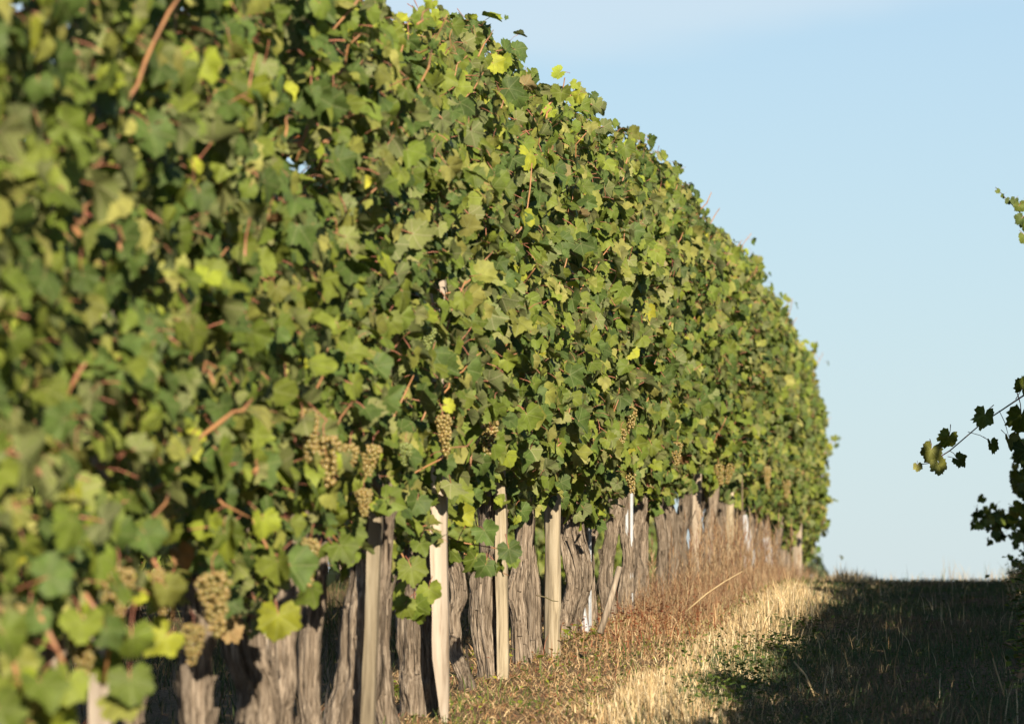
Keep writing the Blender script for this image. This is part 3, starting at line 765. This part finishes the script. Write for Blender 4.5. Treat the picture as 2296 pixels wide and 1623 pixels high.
def channel_mesh(name, w, d, h, t, material):
    V = []; prof = [(-w / 2, d), (-w / 2, 0), (-w * .12, 0), (-w * .12, t * 4), (w * .12, t * 4), (w * .12, 0), (w / 2, 0), (w / 2, d), (w / 2 - t, d), (w / 2 - t, t), (w * .12 + t, t), (w * .12 + t, t * 5), (-w * .12 - t, t * 5), (-w * .12 - t, t), (-w / 2 + t, t), (-w / 2 + t, d)]
    n = len(prof)
    for z in (-.1, h): V += [(x, y, z) for x, y in prof]
    F = [(j, (j + 1) % n, n + (j + 1) % n, n + j) for j in range(n)] + [tuple(range(n))[::-1], tuple(range(n, 2 * n))]
    me = bpy.data.meshes.new(name); me.from_pydata(V, [], F); me.materials.append(material); me.update(); return me
mpost = st(1411, -1.86, channel_mesh('metal_post', .036, .03, .9, .002, M['metal']), 'metal_post', 'white galvanised channel post with a dark line of shade down its middle', 'post')
put('groove_shade', tube('groove_shade', [(0, .001, -.05), (0, .001, .45), (0, .001, .89)], [.0058] * 3, M['cane_green'], 8), mpost)  # dark rod laid in the channel, standing in for the shade inside it
st(1323, -1.90, channel_mesh('metal_post', .012, .012, .78, .002, M['metal']), 'metal_post', 'thin shiny metal rod showing high between two trunks', 'post')

def sleeve_mesh(name, w0, w1, h, seed):
    r = random.Random(seed); V, F = [], []; n, rows = 14, 12
    for i in range(rows):
        t = i / (rows - 1); w = (w0 + (w1 - w0) * t) / 2
        for k in range(n):
            a = 2 * math.pi * k / n; q = w * (1 + .16 * math.cos(2 * a + .5) + .10 * float(noise3(k * .8, t * 4, seed)))
            V.append((q * math.cos(a) + .012 * float(noise3(t * 3, seed, 1)), q * math.sin(a), t * h))
    for i in range(rows - 1):
        for k in range(n): F.append((i * n + k, i * n + (k + 1) % n, (i + 1) * n + (k + 1) % n, (i + 1) * n + k))
    me = bpy.data.meshes.new(name); me.from_pydata(V, [], F); me.materials.append(M['sleeve']); me.polygons.foreach_set('use_smooth', [True] * len(F)); me.update()
    return me
def sleeve(px, X, w0, w1, h, dz, label, seed, lean=0):
    y = row_y(px, X); o = put('vine_sleeve', sleeve_mesh('vine_sleeve', w0, w1, h, seed), None, (X, y, ghf(X, y) + dz), label, 'sleeve', 'white plastic vine sleeves')
    o.rotation_euler.y = lean; return o
sleeve(1313, -1.88, .030, .018, .40, .0, 'narrow white plastic sleeve low between two furrowed trunks', 1, -.06)
sleeve(1678, -1.80, .13, .035, .46, .0, 'wide white plastic sleeve narrowing upwards, beside a dark rod', 2, -.07)
sleeve(1724, -1.80, .075, .05, .34, .0, 'smaller white plastic sleeve nearest the far end of the row', 3, -.05)
y = row_y(1664, -1.76); put('dark_rod', tube('dark_rod', [(0, 0, -.05), (.002, 0, .4), (0, 0, .95)], [.006] * 3, M['cane_green'], 6), None, (-1.76, y, ghf(-1.76, y)), 'dark thin rod standing against the wide white sleeve', 'rod', SG)

# leaning stick, stalks, twine
a, b_ = on_x(1347, 1408, -1.62), on_x(1389, 1272, -1.62)
ym = a.y; a = on_y(1347, 1412, ym); b_ = on_y(1389, 1270, ym + .05)
put('wooden_stick', tube('wooden_stick', [Vector() - (b_ - a) * .05, (b_ - a) * .5 + Vector((.004, 0, 0)), b_ - a], [.014, .013, .011], M['stake_grey'], 8, .12), None, a, 'short grey stick leaning against a trunk above the red weeds', 'stick')
def stalk(name, pts, Y, r, label, material):
    P = [on_y(x_, y_, Y + .02 * i) for i, (x_, y_) in enumerate(pts)]
    put(name, tube(name, [p - P[0] for p in P], [r, r * .9, r * .7, r * .4][:len(P)], material, 5), None, P[0], label, 'stalk')
M['straw'] = plain_material('dry_straw', (0.52, 0.40, 0.22), (0.40, 0.29, 0.15), 0.7, 30.0)
stalk('dry_stalk', [(1536, 1372), (1585, 1330), (1625, 1303), (1665, 1280)], 27.2, .0042, 'long pale dry stalk slanting over the brown weeds', M['straw'])
stalk('dry_stalk', [(1826, 1560), (1806, 1512), (1780, 1482)], 20.2, .004, 'pale dry stalk leaning left at the edge of the shadow', M['straw'])
stalk('dry_stalk', [(2252, 1560), (2240, 1520), (2226, 1475)], 20.0, .003, 'pale dry stalk in the shade near the right edge', M['straw'])
stalk('dead_twig', [(1203, 1334), (1222, 1338), (1238, 1346), (1252, 1348)], 22.6, .003, 'thin dark dead twig crossing in front of the ochre post', M['cane_green'])
pt = on_x(562, 1312, -1.835)
bt = []
for k in range(9):
    a_ = 6.283 * k / 8; bt.append((.026 * math.cos(a_), .026 * math.sin(a_), .004 * math.sin(a_ * 2)))
tw = put('blue_twine', tube('blue_twine', bt + [(.034, -.012, .012), (.040, -.02, -.004)], [.0035] * 11, M['tie'], 6), None, pt + Vector((-.03, -.0, 0)), 'bit of blue twine tied round a shaggy trunk top', 'twine')

# ------------------------------------------------------------------ the other rows
def canopy_variant(seed, bottom, dens, thick=0.27, top=2.3):
    global random
    st_ = random.getstate(); random.seed(seed); items = []
    for _ in range(dens):
        y = random.uniform(-.62, .62); u = random.random(); h = bottom + (top - bottom + .08 * math.sin(y * 5 + seed)) * u
        w = thick * (1 - .6 * max(0, (u - .7) / .3) ** 2)
        side = random.random()
        dx = (w - random.expovariate(18)) if side < .35 else (-w + random.expovariate(18)) if side > .65 else random.uniform(-w, w)
        items.append(((dx, y, h), rand_frame(1 if dx > 0 else -1), random.uniform(.075, .12), random.randrange(len(LEAF_L)), leaf_colour(.04)))
    me = join_leaves('foliage', items, LEAF_L, np.zeros(3)); random.setstate(st_); return me
def other_row(X, ya, yb, step, label, group, bottoms, dens, seed, top=2.3, special=None):
    FM = [canopy_variant(seed + k, bottoms[k % len(bottoms)], dens, top=top) for k in range(4)]
    TM = [trunk_mesh(seed + 50 + k, .8, random.uniform(.035, .05), (random.uniform(-.05, .05), 0), 1.25, 1.2, (28, 28)) for k in range(4)]
    y = ya; k = 0; out = []
    while y < yb:
        e = put('grapevine', None, None, (X, y, ghf(X, y)), label, 'grapevine', group); e.empty_display_size = .2
        put('trunk', TM[k % 4], e); put('foliage', FM[(k * 3 + 1) % 4], e, kind='stuff')
        if k % 2: e.rotation_euler.z = math.pi
        e.scale.z = 1 + .07 * math.sin(k * 2.3) + random.uniform(-.03, .03) + (.22 * max(0, min(1, (y - 26) / 8)) if X > 0 else 0)
        out.append(e); y += step; k += 1
    return out
RIGHT_X = 0.74
right = other_row(RIGHT_X, 6.0, 38.8, 1.1, 'shaded grapevine of the right hand row, mostly beyond the right edge', 'grapevines of the shaded right row', [.50, .42, .55, .48], 560, 900, 2.12)
back = other_row(-4.25, 23.0, 66.0, 1.1, 'shaded grapevine of the next row, glimpsed between the sunlit trunks', 'grapevines of the row behind', [.22, .30, .18, .26], 520, 950, 2.2)

# shoots of the right row that reach into the picture
RY = np.array([e.location.y for e in right])
def right_vine(y): return right[int(np.argmin(np.abs(RY - y)))]
def unlocal(e): e.rotation_euler.z = 0.0
def rsprig(pts, Y, r0, n, s0, s1, label=None, lime=.02, out=Vector((0, -1, 0)), extra=(), **kw):
    e = right_vine(Y); e.rotation_euler.z = 0.0; e.scale.z = 1.0
    P = [on_y(x_, y_, Y + .02 * i) for i, (x_, y_) in enumerate(pts)]
    sprig(e, P, r0, n, s0, s1, lime, out, True, **kw)
    if label: e['label'] = label
    return e
# the long shoot against the sky: each of its leaves where the photograph has it
e = rsprig([(2420, 820), (2296, 886), (2200, 950), (2130, 1010), (2085, 1038), (2058, 1042)], 23.5, .0035, 0, .1, .1, 'shaded right row grapevine whose long leafy shoot hangs out against the sky')
for (x_, y_, s, tx, tz, nxx) in [(2057, 1044, .028, .05, -1, .2), (2088, 1008, .062, -.3, -.9, .3), (2105, 1040, .052, .1, -1, -.4), (2128, 978, .060, -.2, -.5, .6), (2148, 1030, .045, .9, -.6, .5),
                                 (2222, 995, .050, .2, -1, 1.3), (2208, 930, .070, -.2, -.7, -.6), (2262, 985, .055, .2, -.8, .8), (2290, 930, .09, -.1, -.9, .2), (2292, 870, .06, .3, .8, .5), (2300, 1010, .09, .2, -1, .4)]:
    p = on_y(x_, y_, 23.5 + random.uniform(-.05, .05))
    add_leaf(e, p, (tx, random.uniform(-.2, .2), tz), (nxx, -1, .25), s * 1.25, leaf_colour(0, 0))
for (xa, ya, xb, yb) in [(2170, 968, 2222, 990), (2128, 1010, 2145, 1028), (2100, 1030, 2105, 1040), (2240, 920, 2262, 980)]:
    add_cane(e, [on_y(xa, ya, 23.5), on_y((xa + xb) / 2 + 2, (ya + yb) / 2 - 3, 23.5), on_y(xb, yb, 23.48)], .0015, .001, M['cane_green'])
e = rsprig([(2330, 530), (2285, 475), (2255, 445), (2232, 420)], 26.5, .003, 0, .06, .03, 'shaded right row grapevine with a small sunlit shoot tip high at the right edge')
for (x_, y_, s, l) in [(2236, 428, .022, 1), (2250, 438, .024, 1), (2262, 450, .03, 0), (2275, 448, .035, 0), (2284, 462, .04, 1), (2296, 460, .05, 1), (2290, 490, .05, 0), (2298, 530, .06, 1), (2300, 500, .06, 1)]:
    add_leaf(e, on_y(x_, y_, 26.5 + random.uniform(-.04, .04)), (random.gauss(0, .5), 0, -.8), (random.gauss(0, .5), -1, .2), s, (.11, .14, .025) if l else (.07, .10, .025))
e = rsprig([(2400, 1220), (2300, 1190), (2240, 1180), (2190, 1150)], 36.5, .004, 0, .07, .05, 'shaded right row grapevine with a bushy dark bough low against the pale sky')
for _ in range(95):
    t = random.random() ** .8
    x_ = 2178 + 150 * t; y_ = 1165 + 20 * t + random.gauss(0, 10 + 26 * t)
    add_leaf(e, on_y(x_, y_, 36.5 + random.uniform(-.3, .3)), (random.gauss(0, .6), random.gauss(0, .4), -.6), (random.gauss(0, .7), -1, random.gauss(.2, .5)), random.uniform(.04, .07), leaf_colour(.01, 0))
e = right_vine(33.3); e.rotation_euler.z = 0; e.scale.z = 1.0
for _ in range(42):
    x_ = 2272 + abs(random.gauss(0, 22)); y_ = random.uniform(985, 1150) 
    if y_ < 1040: x_ += 10
    add_leaf(e, on_y(x_, y_, 33.3 + random.uniform(-.3, .3)), (random.gauss(0, .6), random.gauss(0, .4), -.6), (random.gauss(0, .7), -1, random.gauss(.2, .5)), random.uniform(.04, .075), leaf_colour(.01, 0))
e = rsprig([(2310, 1255), (2285, 1275), (2265, 1290)], 37.6, .005, 0, .05, .05)
for (x_, y_) in [(2290, 1268), (2275, 1262), (2296, 1275), (2284, 1262)]:
    add_leaf(e, on_y(x_, y_, 37.6), (.2, 0, -1), (random.gauss(0, .5), -1, .2), .045, leaf_colour(.01, 0))

# ------------------------------------------------------------------ grass, straw, weeds
class Blades:
    def __init__(s): s.V, s.T, s.Q, s.C, s.n = [], [], [], [], 0
    def grass(s, x, y, z, h, w, lean, cols, flat=None):
        """bent blades: a quad and a tip triangle each"""
        n = len(x); a = RNG.uniform(0, 2 * np.pi, n); ux, uy = np.cos(a), np.sin(a)
        fa = RNG.uniform(0, 2 * np.pi, n) if flat is None else flat
        sx, sy = -np.sin(fa), np.cos(fa)
        m = 0.5; lx, ly_ = ux * lean * h, uy * lean * h
        rise = np.sqrt(np.clip(1 - np.minimum(lean, .97) ** 2, .03, 1))
        p0 = np.stack([x, y, z], 1); p1 = p0 + np.stack([lx * .35, ly_ * .35, h * rise * .58], 1); p2 = p0 + np.stack([lx, ly_, h * rise], 1)
        sd = np.stack([sx * w * .5, sy * w * .5, np.zeros(n)], 1)
        V = np.stack([p0 - sd, p0 + sd, p1 + sd * .8, p1 - sd * .8, p2], 1).reshape(-1, 3)
        b = s.n + np.arange(n)[:, None] * 5
        s.Q.append(b + np.array([0, 1, 2, 3])); s.T.append(b + np.array([3, 2, 4]))
        s.V.append(V); s.C.append(np.repeat(cols, 5, axis=0)); s.n += 5 * n
    def leaves(s, x, y, z, r, cols):
        """small broad leaves: folded rhombs"""
        n = len(x); a = RNG.uniform(0, 2 * np.pi, n); t = RNG.uniform(-.2, .9, n)
        d = np.stack([np.cos(a), np.sin(a), t], 1); d /= np.linalg.norm(d, axis=1)[:, None]
        sd = np.stack([-np.sin(a), np.cos(a), RNG.uniform(-.5, .5, n)], 1)
        p = np.stack([x, y, z], 1)
        V = np.stack([p, p + d * r[:, None] * .9 + sd * r[:, None] * .55, p + d * r[:, None] * 1.9 - np.array([0, 0, .3]) * r[:, None], p + d * r[:, None] * .9 - sd * r[:, None] * .55], 1).reshape(-1, 3)
        b = s.n + np.arange(n)[:, None] * 4
        s.T.append(b + np.array([0, 1, 2])); s.T.append(b + np.array([0, 2, 3])); s.V.append(V); s.C.append(np.repeat(cols, 4, axis=0)); s.n += 4 * n
    def build(s, name, material, label, cat):
        fl = []
        if s.Q: fl.append(np.concatenate(s.Q))
        if s.T: fl.append(np.concatenate(s.T))
        return put(name, np_mesh(name, np.concatenate(s.V), fl, [material], False, np.concatenate(s.C)), None, None, label, cat, None, 'stuff')
def cols(n, palette):
    p = np.array([c for c, w in palette]); w = np.array([w for c, w in palette], float); w /= w.sum()
    c = p[RNG.choice(len(p), n, p=w)]
    return c * RNG.uniform(.75, 1.25, (n, 1))
STRAW = [((.60, .46, .25), 4), ((.48, .34, .17), 3), ((.70, .57, .36), 3), ((.30, .19, .09), 1)]
BROWN = [((.36, .21, .10), 3), ((.25, .15, .085), 2.5), ((.46, .31, .16), 4), ((.27, .11, .06), .8), ((.56, .42, .23), 3)]
GREEN = [((.075, .12, .022), 3), ((.11, .16, .03), 2), ((.16, .20, .04), 1)]
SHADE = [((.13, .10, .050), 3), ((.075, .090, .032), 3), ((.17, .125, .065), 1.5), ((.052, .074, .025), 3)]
RUST = [((.24, .075, .03), 3), ((.19, .055, .028), 2), ((.28, .14, .06), 2)]
DULL = [((c_[0] * .72, c_[1] * .72, c_[2] * .78), w_) for c_, w_ in BROWN]
def scatter(n, x0, x1, y0, y1, clump=None, power=1.0):
    """points over a strip, thinning with distance, gathered in clumps"""
    m = int(n * 3.2); x = RNG.uniform(x0, x1, m); u = RNG.uniform(0, 1, m) ** power; y = y0 + (y1 - y0) * u
    if clump:
        keep = 0.5 + 0.5 * fbm(x * clump, y * clump * .6, 4.4, 2) + RNG.uniform(-.3, .3, m) > .5
        x, y = x[keep], y[keep]
    return x[:n], y[:n]

# uncut straw between the vines and the mown alley
g = Blades()
x, y = scatter(12500, -1.36, -.86, 17.5, 43, 2.6, 1.3)
x = x + .035 * np.round(noise3(x * 9, y * 5, 1) * 2); y = y + .05 * np.round(noise3(x * 7, y * 6, 5) * 2)      # drawn together into tufts
edge = np.exp(-((x + 1.10 + .07 * noise3(y * .8, 1, 1)) / .16) ** 2)
h = np.clip(1.5 - (y - 20) / 22, .4, 1) * (.03 + .20 * edge * np.clip(0.42 + .75 * noise3(x * 1.9, y * 1.3, 6), .05, 1)) * RNG.uniform(.5, 1.15, len(x))
g.grass(x, y, gh(x, y) - .004, h, RNG.uniform(.0026, .0062, len(x)), RNG.beta(1.3, 2.1, len(x)), cols(len(x), STRAW))
x, y = scatter(8000, -1.5, -.55, 17.5, 42, 1.9, 1.3)
g.grass(x, y, gh(x, y), RNG.uniform(.02, .06, len(x)), RNG.uniform(.002, .004, len(x)), RNG.uniform(.55, .96, len(x)), cols(len(x), STRAW))
g.build('dry_grass', M['blade'], 'pale dry straw standing along the sunlit edge of the alley', 'dry grass')
# litter and small weeds at the foot of the vines
g = Blades()
x, y = scatter(36000, -2.45, -1.3, 17.3, 43, None, 1.2)
g.grass(x, y, gh(x, y) - .003, RNG.uniform(.015, .055, len(x)), RNG.uniform(.002, .0055, len(x)), RNG.uniform(.6, .98, len(x)), cols(len(x), BROWN))
x, y = scatter(5000, -2.2, -1.4, 17.3, 43, None, 1.2)
g.leaves(x, y, gh(x, y), RNG.uniform(.006, .02, len(x)), cols(len(x), BROWN))
g.build('leaf_litter', M['blade'], 'brown litter of dead grass and leaves under the vines', 'litter')
g = Blades()
x, y = scatter(5000, -2.2, -.95, 17.3, 40, 1.6, 1.2)
g.leaves(x, y, gh(x, y) + RNG.uniform(.0, .03, len(x)), RNG.uniform(.005, .014, len(x)), cols(len(x), GREEN + LIME))
x, y = scatter(3000, -2.2, -.9, 17.3, 40, 2.3, 1.2)
g.grass(x, y, gh(x, y), RNG.uniform(.02, .07, len(x)), RNG.uniform(.002, .005, len(x)), RNG.uniform(.1, .8, len(x)), cols(len(x), GREEN))
for cx, cy, n in [(on_ground(1250, 1470), 0, 26), (on_ground(1108, 1515), 0, 22), (on_ground(1275, 1462), 0, 12), (on_ground(895, 1590), 0, 26), (on_ground(1345, 1450), 0, 10)]:
    xx = RNG.normal(cx.x, .05, n); yy = RNG.normal(cx.y, .08, n)
    g.leaves(xx, yy, gh(xx, yy) + RNG.uniform(.0, .07, n), RNG.uniform(.012, .028, n), cols(n, LIME))
for cx, n, s in [(on_ground(1720, 1480), 420, .17), (on_ground(1680, 1540), 300, .15), (on_ground(1620, 1590), 260, .14), (on_ground(1780, 1430), 200, .14)]:
    xx = RNG.normal(cx.x, s * .7, n); yy = RNG.normal(cx.y, s * 3, n)
    g.leaves(xx, yy, gh(xx, yy) + RNG.uniform(.02, .10, n), RNG.uniform(.008, .018, n), cols(n, GREEN))
g.build('green_weeds', M['weed'], 'small green weeds between the litter and the straw', 'weeds')
# rust coloured weeds by the leaning stick
g = Blades()
x = np.concatenate([RNG.normal(-1.74, .12, 1000), RNG.normal(-1.55, .13, 600)]); y = np.concatenate([RNG.normal(28.3, 2.6, 1000), RNG.normal(26.5, 2.0, 600)])
g.grass(x, y, gh(x, y), RNG.uniform(.03, .11, len(x)), RNG.uniform(.002, .006, len(x)), RNG.uniform(.1, .7, len(x)), cols(len(x), RUST + BROWN))
x = RNG.normal(-1.68, .14, 1600); y = RNG.normal(28, 2.4, 1600)
g.leaves(x, y, gh(x, y) + RNG.uniform(.01, .09, 1600), RNG.uniform(.006, .014, 1600), cols(1600, RUST))
g.build('rust_weeds', M['weed'], 'low rust red weeds around the leaning stick', 'weeds')
# tall dry weeds before the far trunks: branching stems with seed heads
g = Blades()
for k in range(150):
    yy = RNG.uniform(27.5, 41); xx = RNG.normal(-1.64, .10); hh = RNG.uniform(.16, .46) * (1 if yy > 29.5 else .6); z0 = float(gh(np.array([xx]), np.array([yy]))[0])
    ax, ay = RNG.normal(0, .16), RNG.normal(0, .16); n = 26
    t = RNG.uniform(.15, 1, n); px2 = xx + ax * t * hh; py2 = yy + ay * t * hh; pz2 = z0 + t * hh
    m = 5; tt = np.arange(m) / m
    g.grass(xx + ax * tt * hh, yy + ay * tt * hh, z0 + tt * hh, np.full(m, hh / m * 1.7), np.full(m, RNG.uniform(.003, .005)), np.full(m, .12), cols(m, DULL))
    g.grass(px2, py2, pz2, RNG.uniform(.03, .09, n), RNG.uniform(.002, .0045, n), RNG.uniform(.2, .85, n), cols(n, DULL))
x, y = scatter(4500, -1.95, -1.42, 27.5, 44, 2.0)
g.grass(x, y, gh(x, y), RNG.uniform(.05, .18, len(x)), RNG.uniform(.0022, .0042, len(x)), RNG.uniform(.05, .6, len(x)), cols(len(x), DULL))
g.build('tall_dry_weeds', M['blade'], 'tall brown dry weeds in front of the far trunks', 'weeds')
# the mown alley in the shade of the right row
g = Blades()
x, y = scatter(52000, -1.2, .55, 17.3, 43.5, 1.2, 1.25)
g.grass(x, y, gh(x, y) - .003, RNG.uniform(.02, .075, len(x)) * np.clip(1.4 - (y - 20) / 25, .45, 1) * (.7 + .5 * (fbm(x * 1.3, y * .8, 2.2, 2) + .5)), RNG.uniform(.002, .0045, len(x)), RNG.uniform(.1, .9, len(x)),
        np.where((fbm(x * 1.6, y * .55, 9.1, 2) + RNG.normal(0, .15, len(x)) > 0)[:, None], cols(len(x), [((.10, .145, .065), 3), ((.075, .115, .05), 3), ((.17, .15, .08), 1)]), cols(len(x), [((.22, .165, .10), 3), ((.16, .125, .075), 3), ((.30, .23, .13), 1)])))
x, y = scatter(420, -1.0, .4, 17.3, 36, 1.6, 1.2)
g.grass(x, y, gh(x, y), RNG.uniform(.06, .16, len(x)), RNG.uniform(.002, .004, len(x)), RNG.uniform(.1, .6, len(x)), cols(len(x), STRAW))
x, y = scatter(11000, -1.1, .45, 17.3, 42, 1.4, 1.25)
g.leaves(x, y, gh(x, y) + RNG.uniform(0, .04, len(x)), RNG.uniform(.005, .013, len(x)), cols(len(x), GREEN[:2]))
g.build('alley_grass', M['blade'], 'short dark mown grass of the shaded alley', 'grass')
# grass beyond the left row, seen between the trunks
g = Blades()
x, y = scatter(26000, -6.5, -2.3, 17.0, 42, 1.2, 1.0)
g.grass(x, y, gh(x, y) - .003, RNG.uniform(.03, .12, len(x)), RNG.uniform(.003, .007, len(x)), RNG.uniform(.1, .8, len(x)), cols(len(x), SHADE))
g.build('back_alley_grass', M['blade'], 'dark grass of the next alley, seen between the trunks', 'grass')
# sunlit tufts on the crest
g = Blades()
x, y = scatter(3200, -2.3, .75, 44.6, 52, 1.1)
hh = RNG.uniform(.03, .14, len(x)) * (1 + .8 * noise3(x * 2.3, y * .5, 3))
g.grass(x, y, gh(x, y), np.clip(hh, .03, .4), RNG.uniform(.003, .006, len(x)), RNG.uniform(.05, .6, len(x)), cols(len(x), STRAW + GREEN[:1]))
for cx, n, hm in [(1860, 26, .20), (1905, 60, .26), (1990, 14, .26), (2060, 40, .22), (2140, 18, .34), (2165, 60, .26), (2190, 50, .28), (2215, 26, .30), (2250, 50, .26), (2275, 60, .26), (2110, 16, .2), (1940, 12, .18), (2030, 10, .22)]:
    Y = RNG.uniform(44.5, 48); c = on_y(cx, 1300, Y)
    x = RNG.normal(c.x, .05, n); y = RNG.normal(Y, .25, n)
    g.grass(x, y, gh(x, y), RNG.uniform(.4, 1.1, n) * hm * .8, RNG.uniform(.003, .006, n), RNG.uniform(.05, .45, n), cols(n, STRAW + GREEN[:1]))
x, y = scatter(2600, .02, .9, 30, 46, 1.6)
g.grass(x, y, gh(x, y), RNG.uniform(.05, .2, len(x)), RNG.uniform(.003, .006, len(x)), RNG.uniform(.05, .6, len(x)), cols(len(x), STRAW + GREEN[:2]))
g.build('crest_grass', M['blade'], 'sunlit tufts of dry grass on the crest against the sky', 'grass')
# leafy weeds at the foot of the right row
g = Blades()
x = RNG.normal(.13, .05, 2600); y = RNG.uniform(19, 39, 2600)
g.leaves(x, y, gh(x, y) + np.abs(RNG.normal(0, .09, 2600)), RNG.uniform(.010, .028, 2600), cols(2600, GREEN + LIME[:1] + BROWN[:1]))
g.build('row_foot_weeds', M['weed'], 'leafy weeds at the foot of the right row, at the right edge', 'weeds')

# ------------------------------------------------------------------ the tree far behind the crest
TY = 92.0
c = on_y(1795, 1262, TY); zb = gzf(TY)
tree = put('distant_tree', None, None, (c.x, TY, zb), 'small dark round tree far beyond the crest, beside the end post', 'tree')
hgt = c.z + 0.25 - zb
put('trunk', tube('trunk', [(0, 0, -.2), (.05, 0, hgt * .4), (.0, 0, hgt * .8)], [.12, .09, .04], M['bark'], 8, .1), tree)
items = []
for _ in range(1500):
    d = Vector((random.gauss(0, 1), random.gauss(0, 1), random.gauss(0, 1))).normalized() * (random.random() ** .4)
    lump = 1 + .22 * float(noise3(d.x * 2.5, d.y * 2.5, d.z * 2.5 + 5))
    p = (d.x * .62 * lump, d.y * .8 * lump, hgt - 1.25 + d.z * 1.25 * lump)
    items.append((p, rand_frame(1 if p[0] > 0 else -1), random.uniform(.09, .15), random.randrange(len(LEAF_L)), (.05, .075, .035)))
put('crown', join_leaves('crown', items, LEAF_L, np.zeros(3)), tree, kind='stuff')
print('single leaves', n_single, 'objects', len(bpy.data.objects))
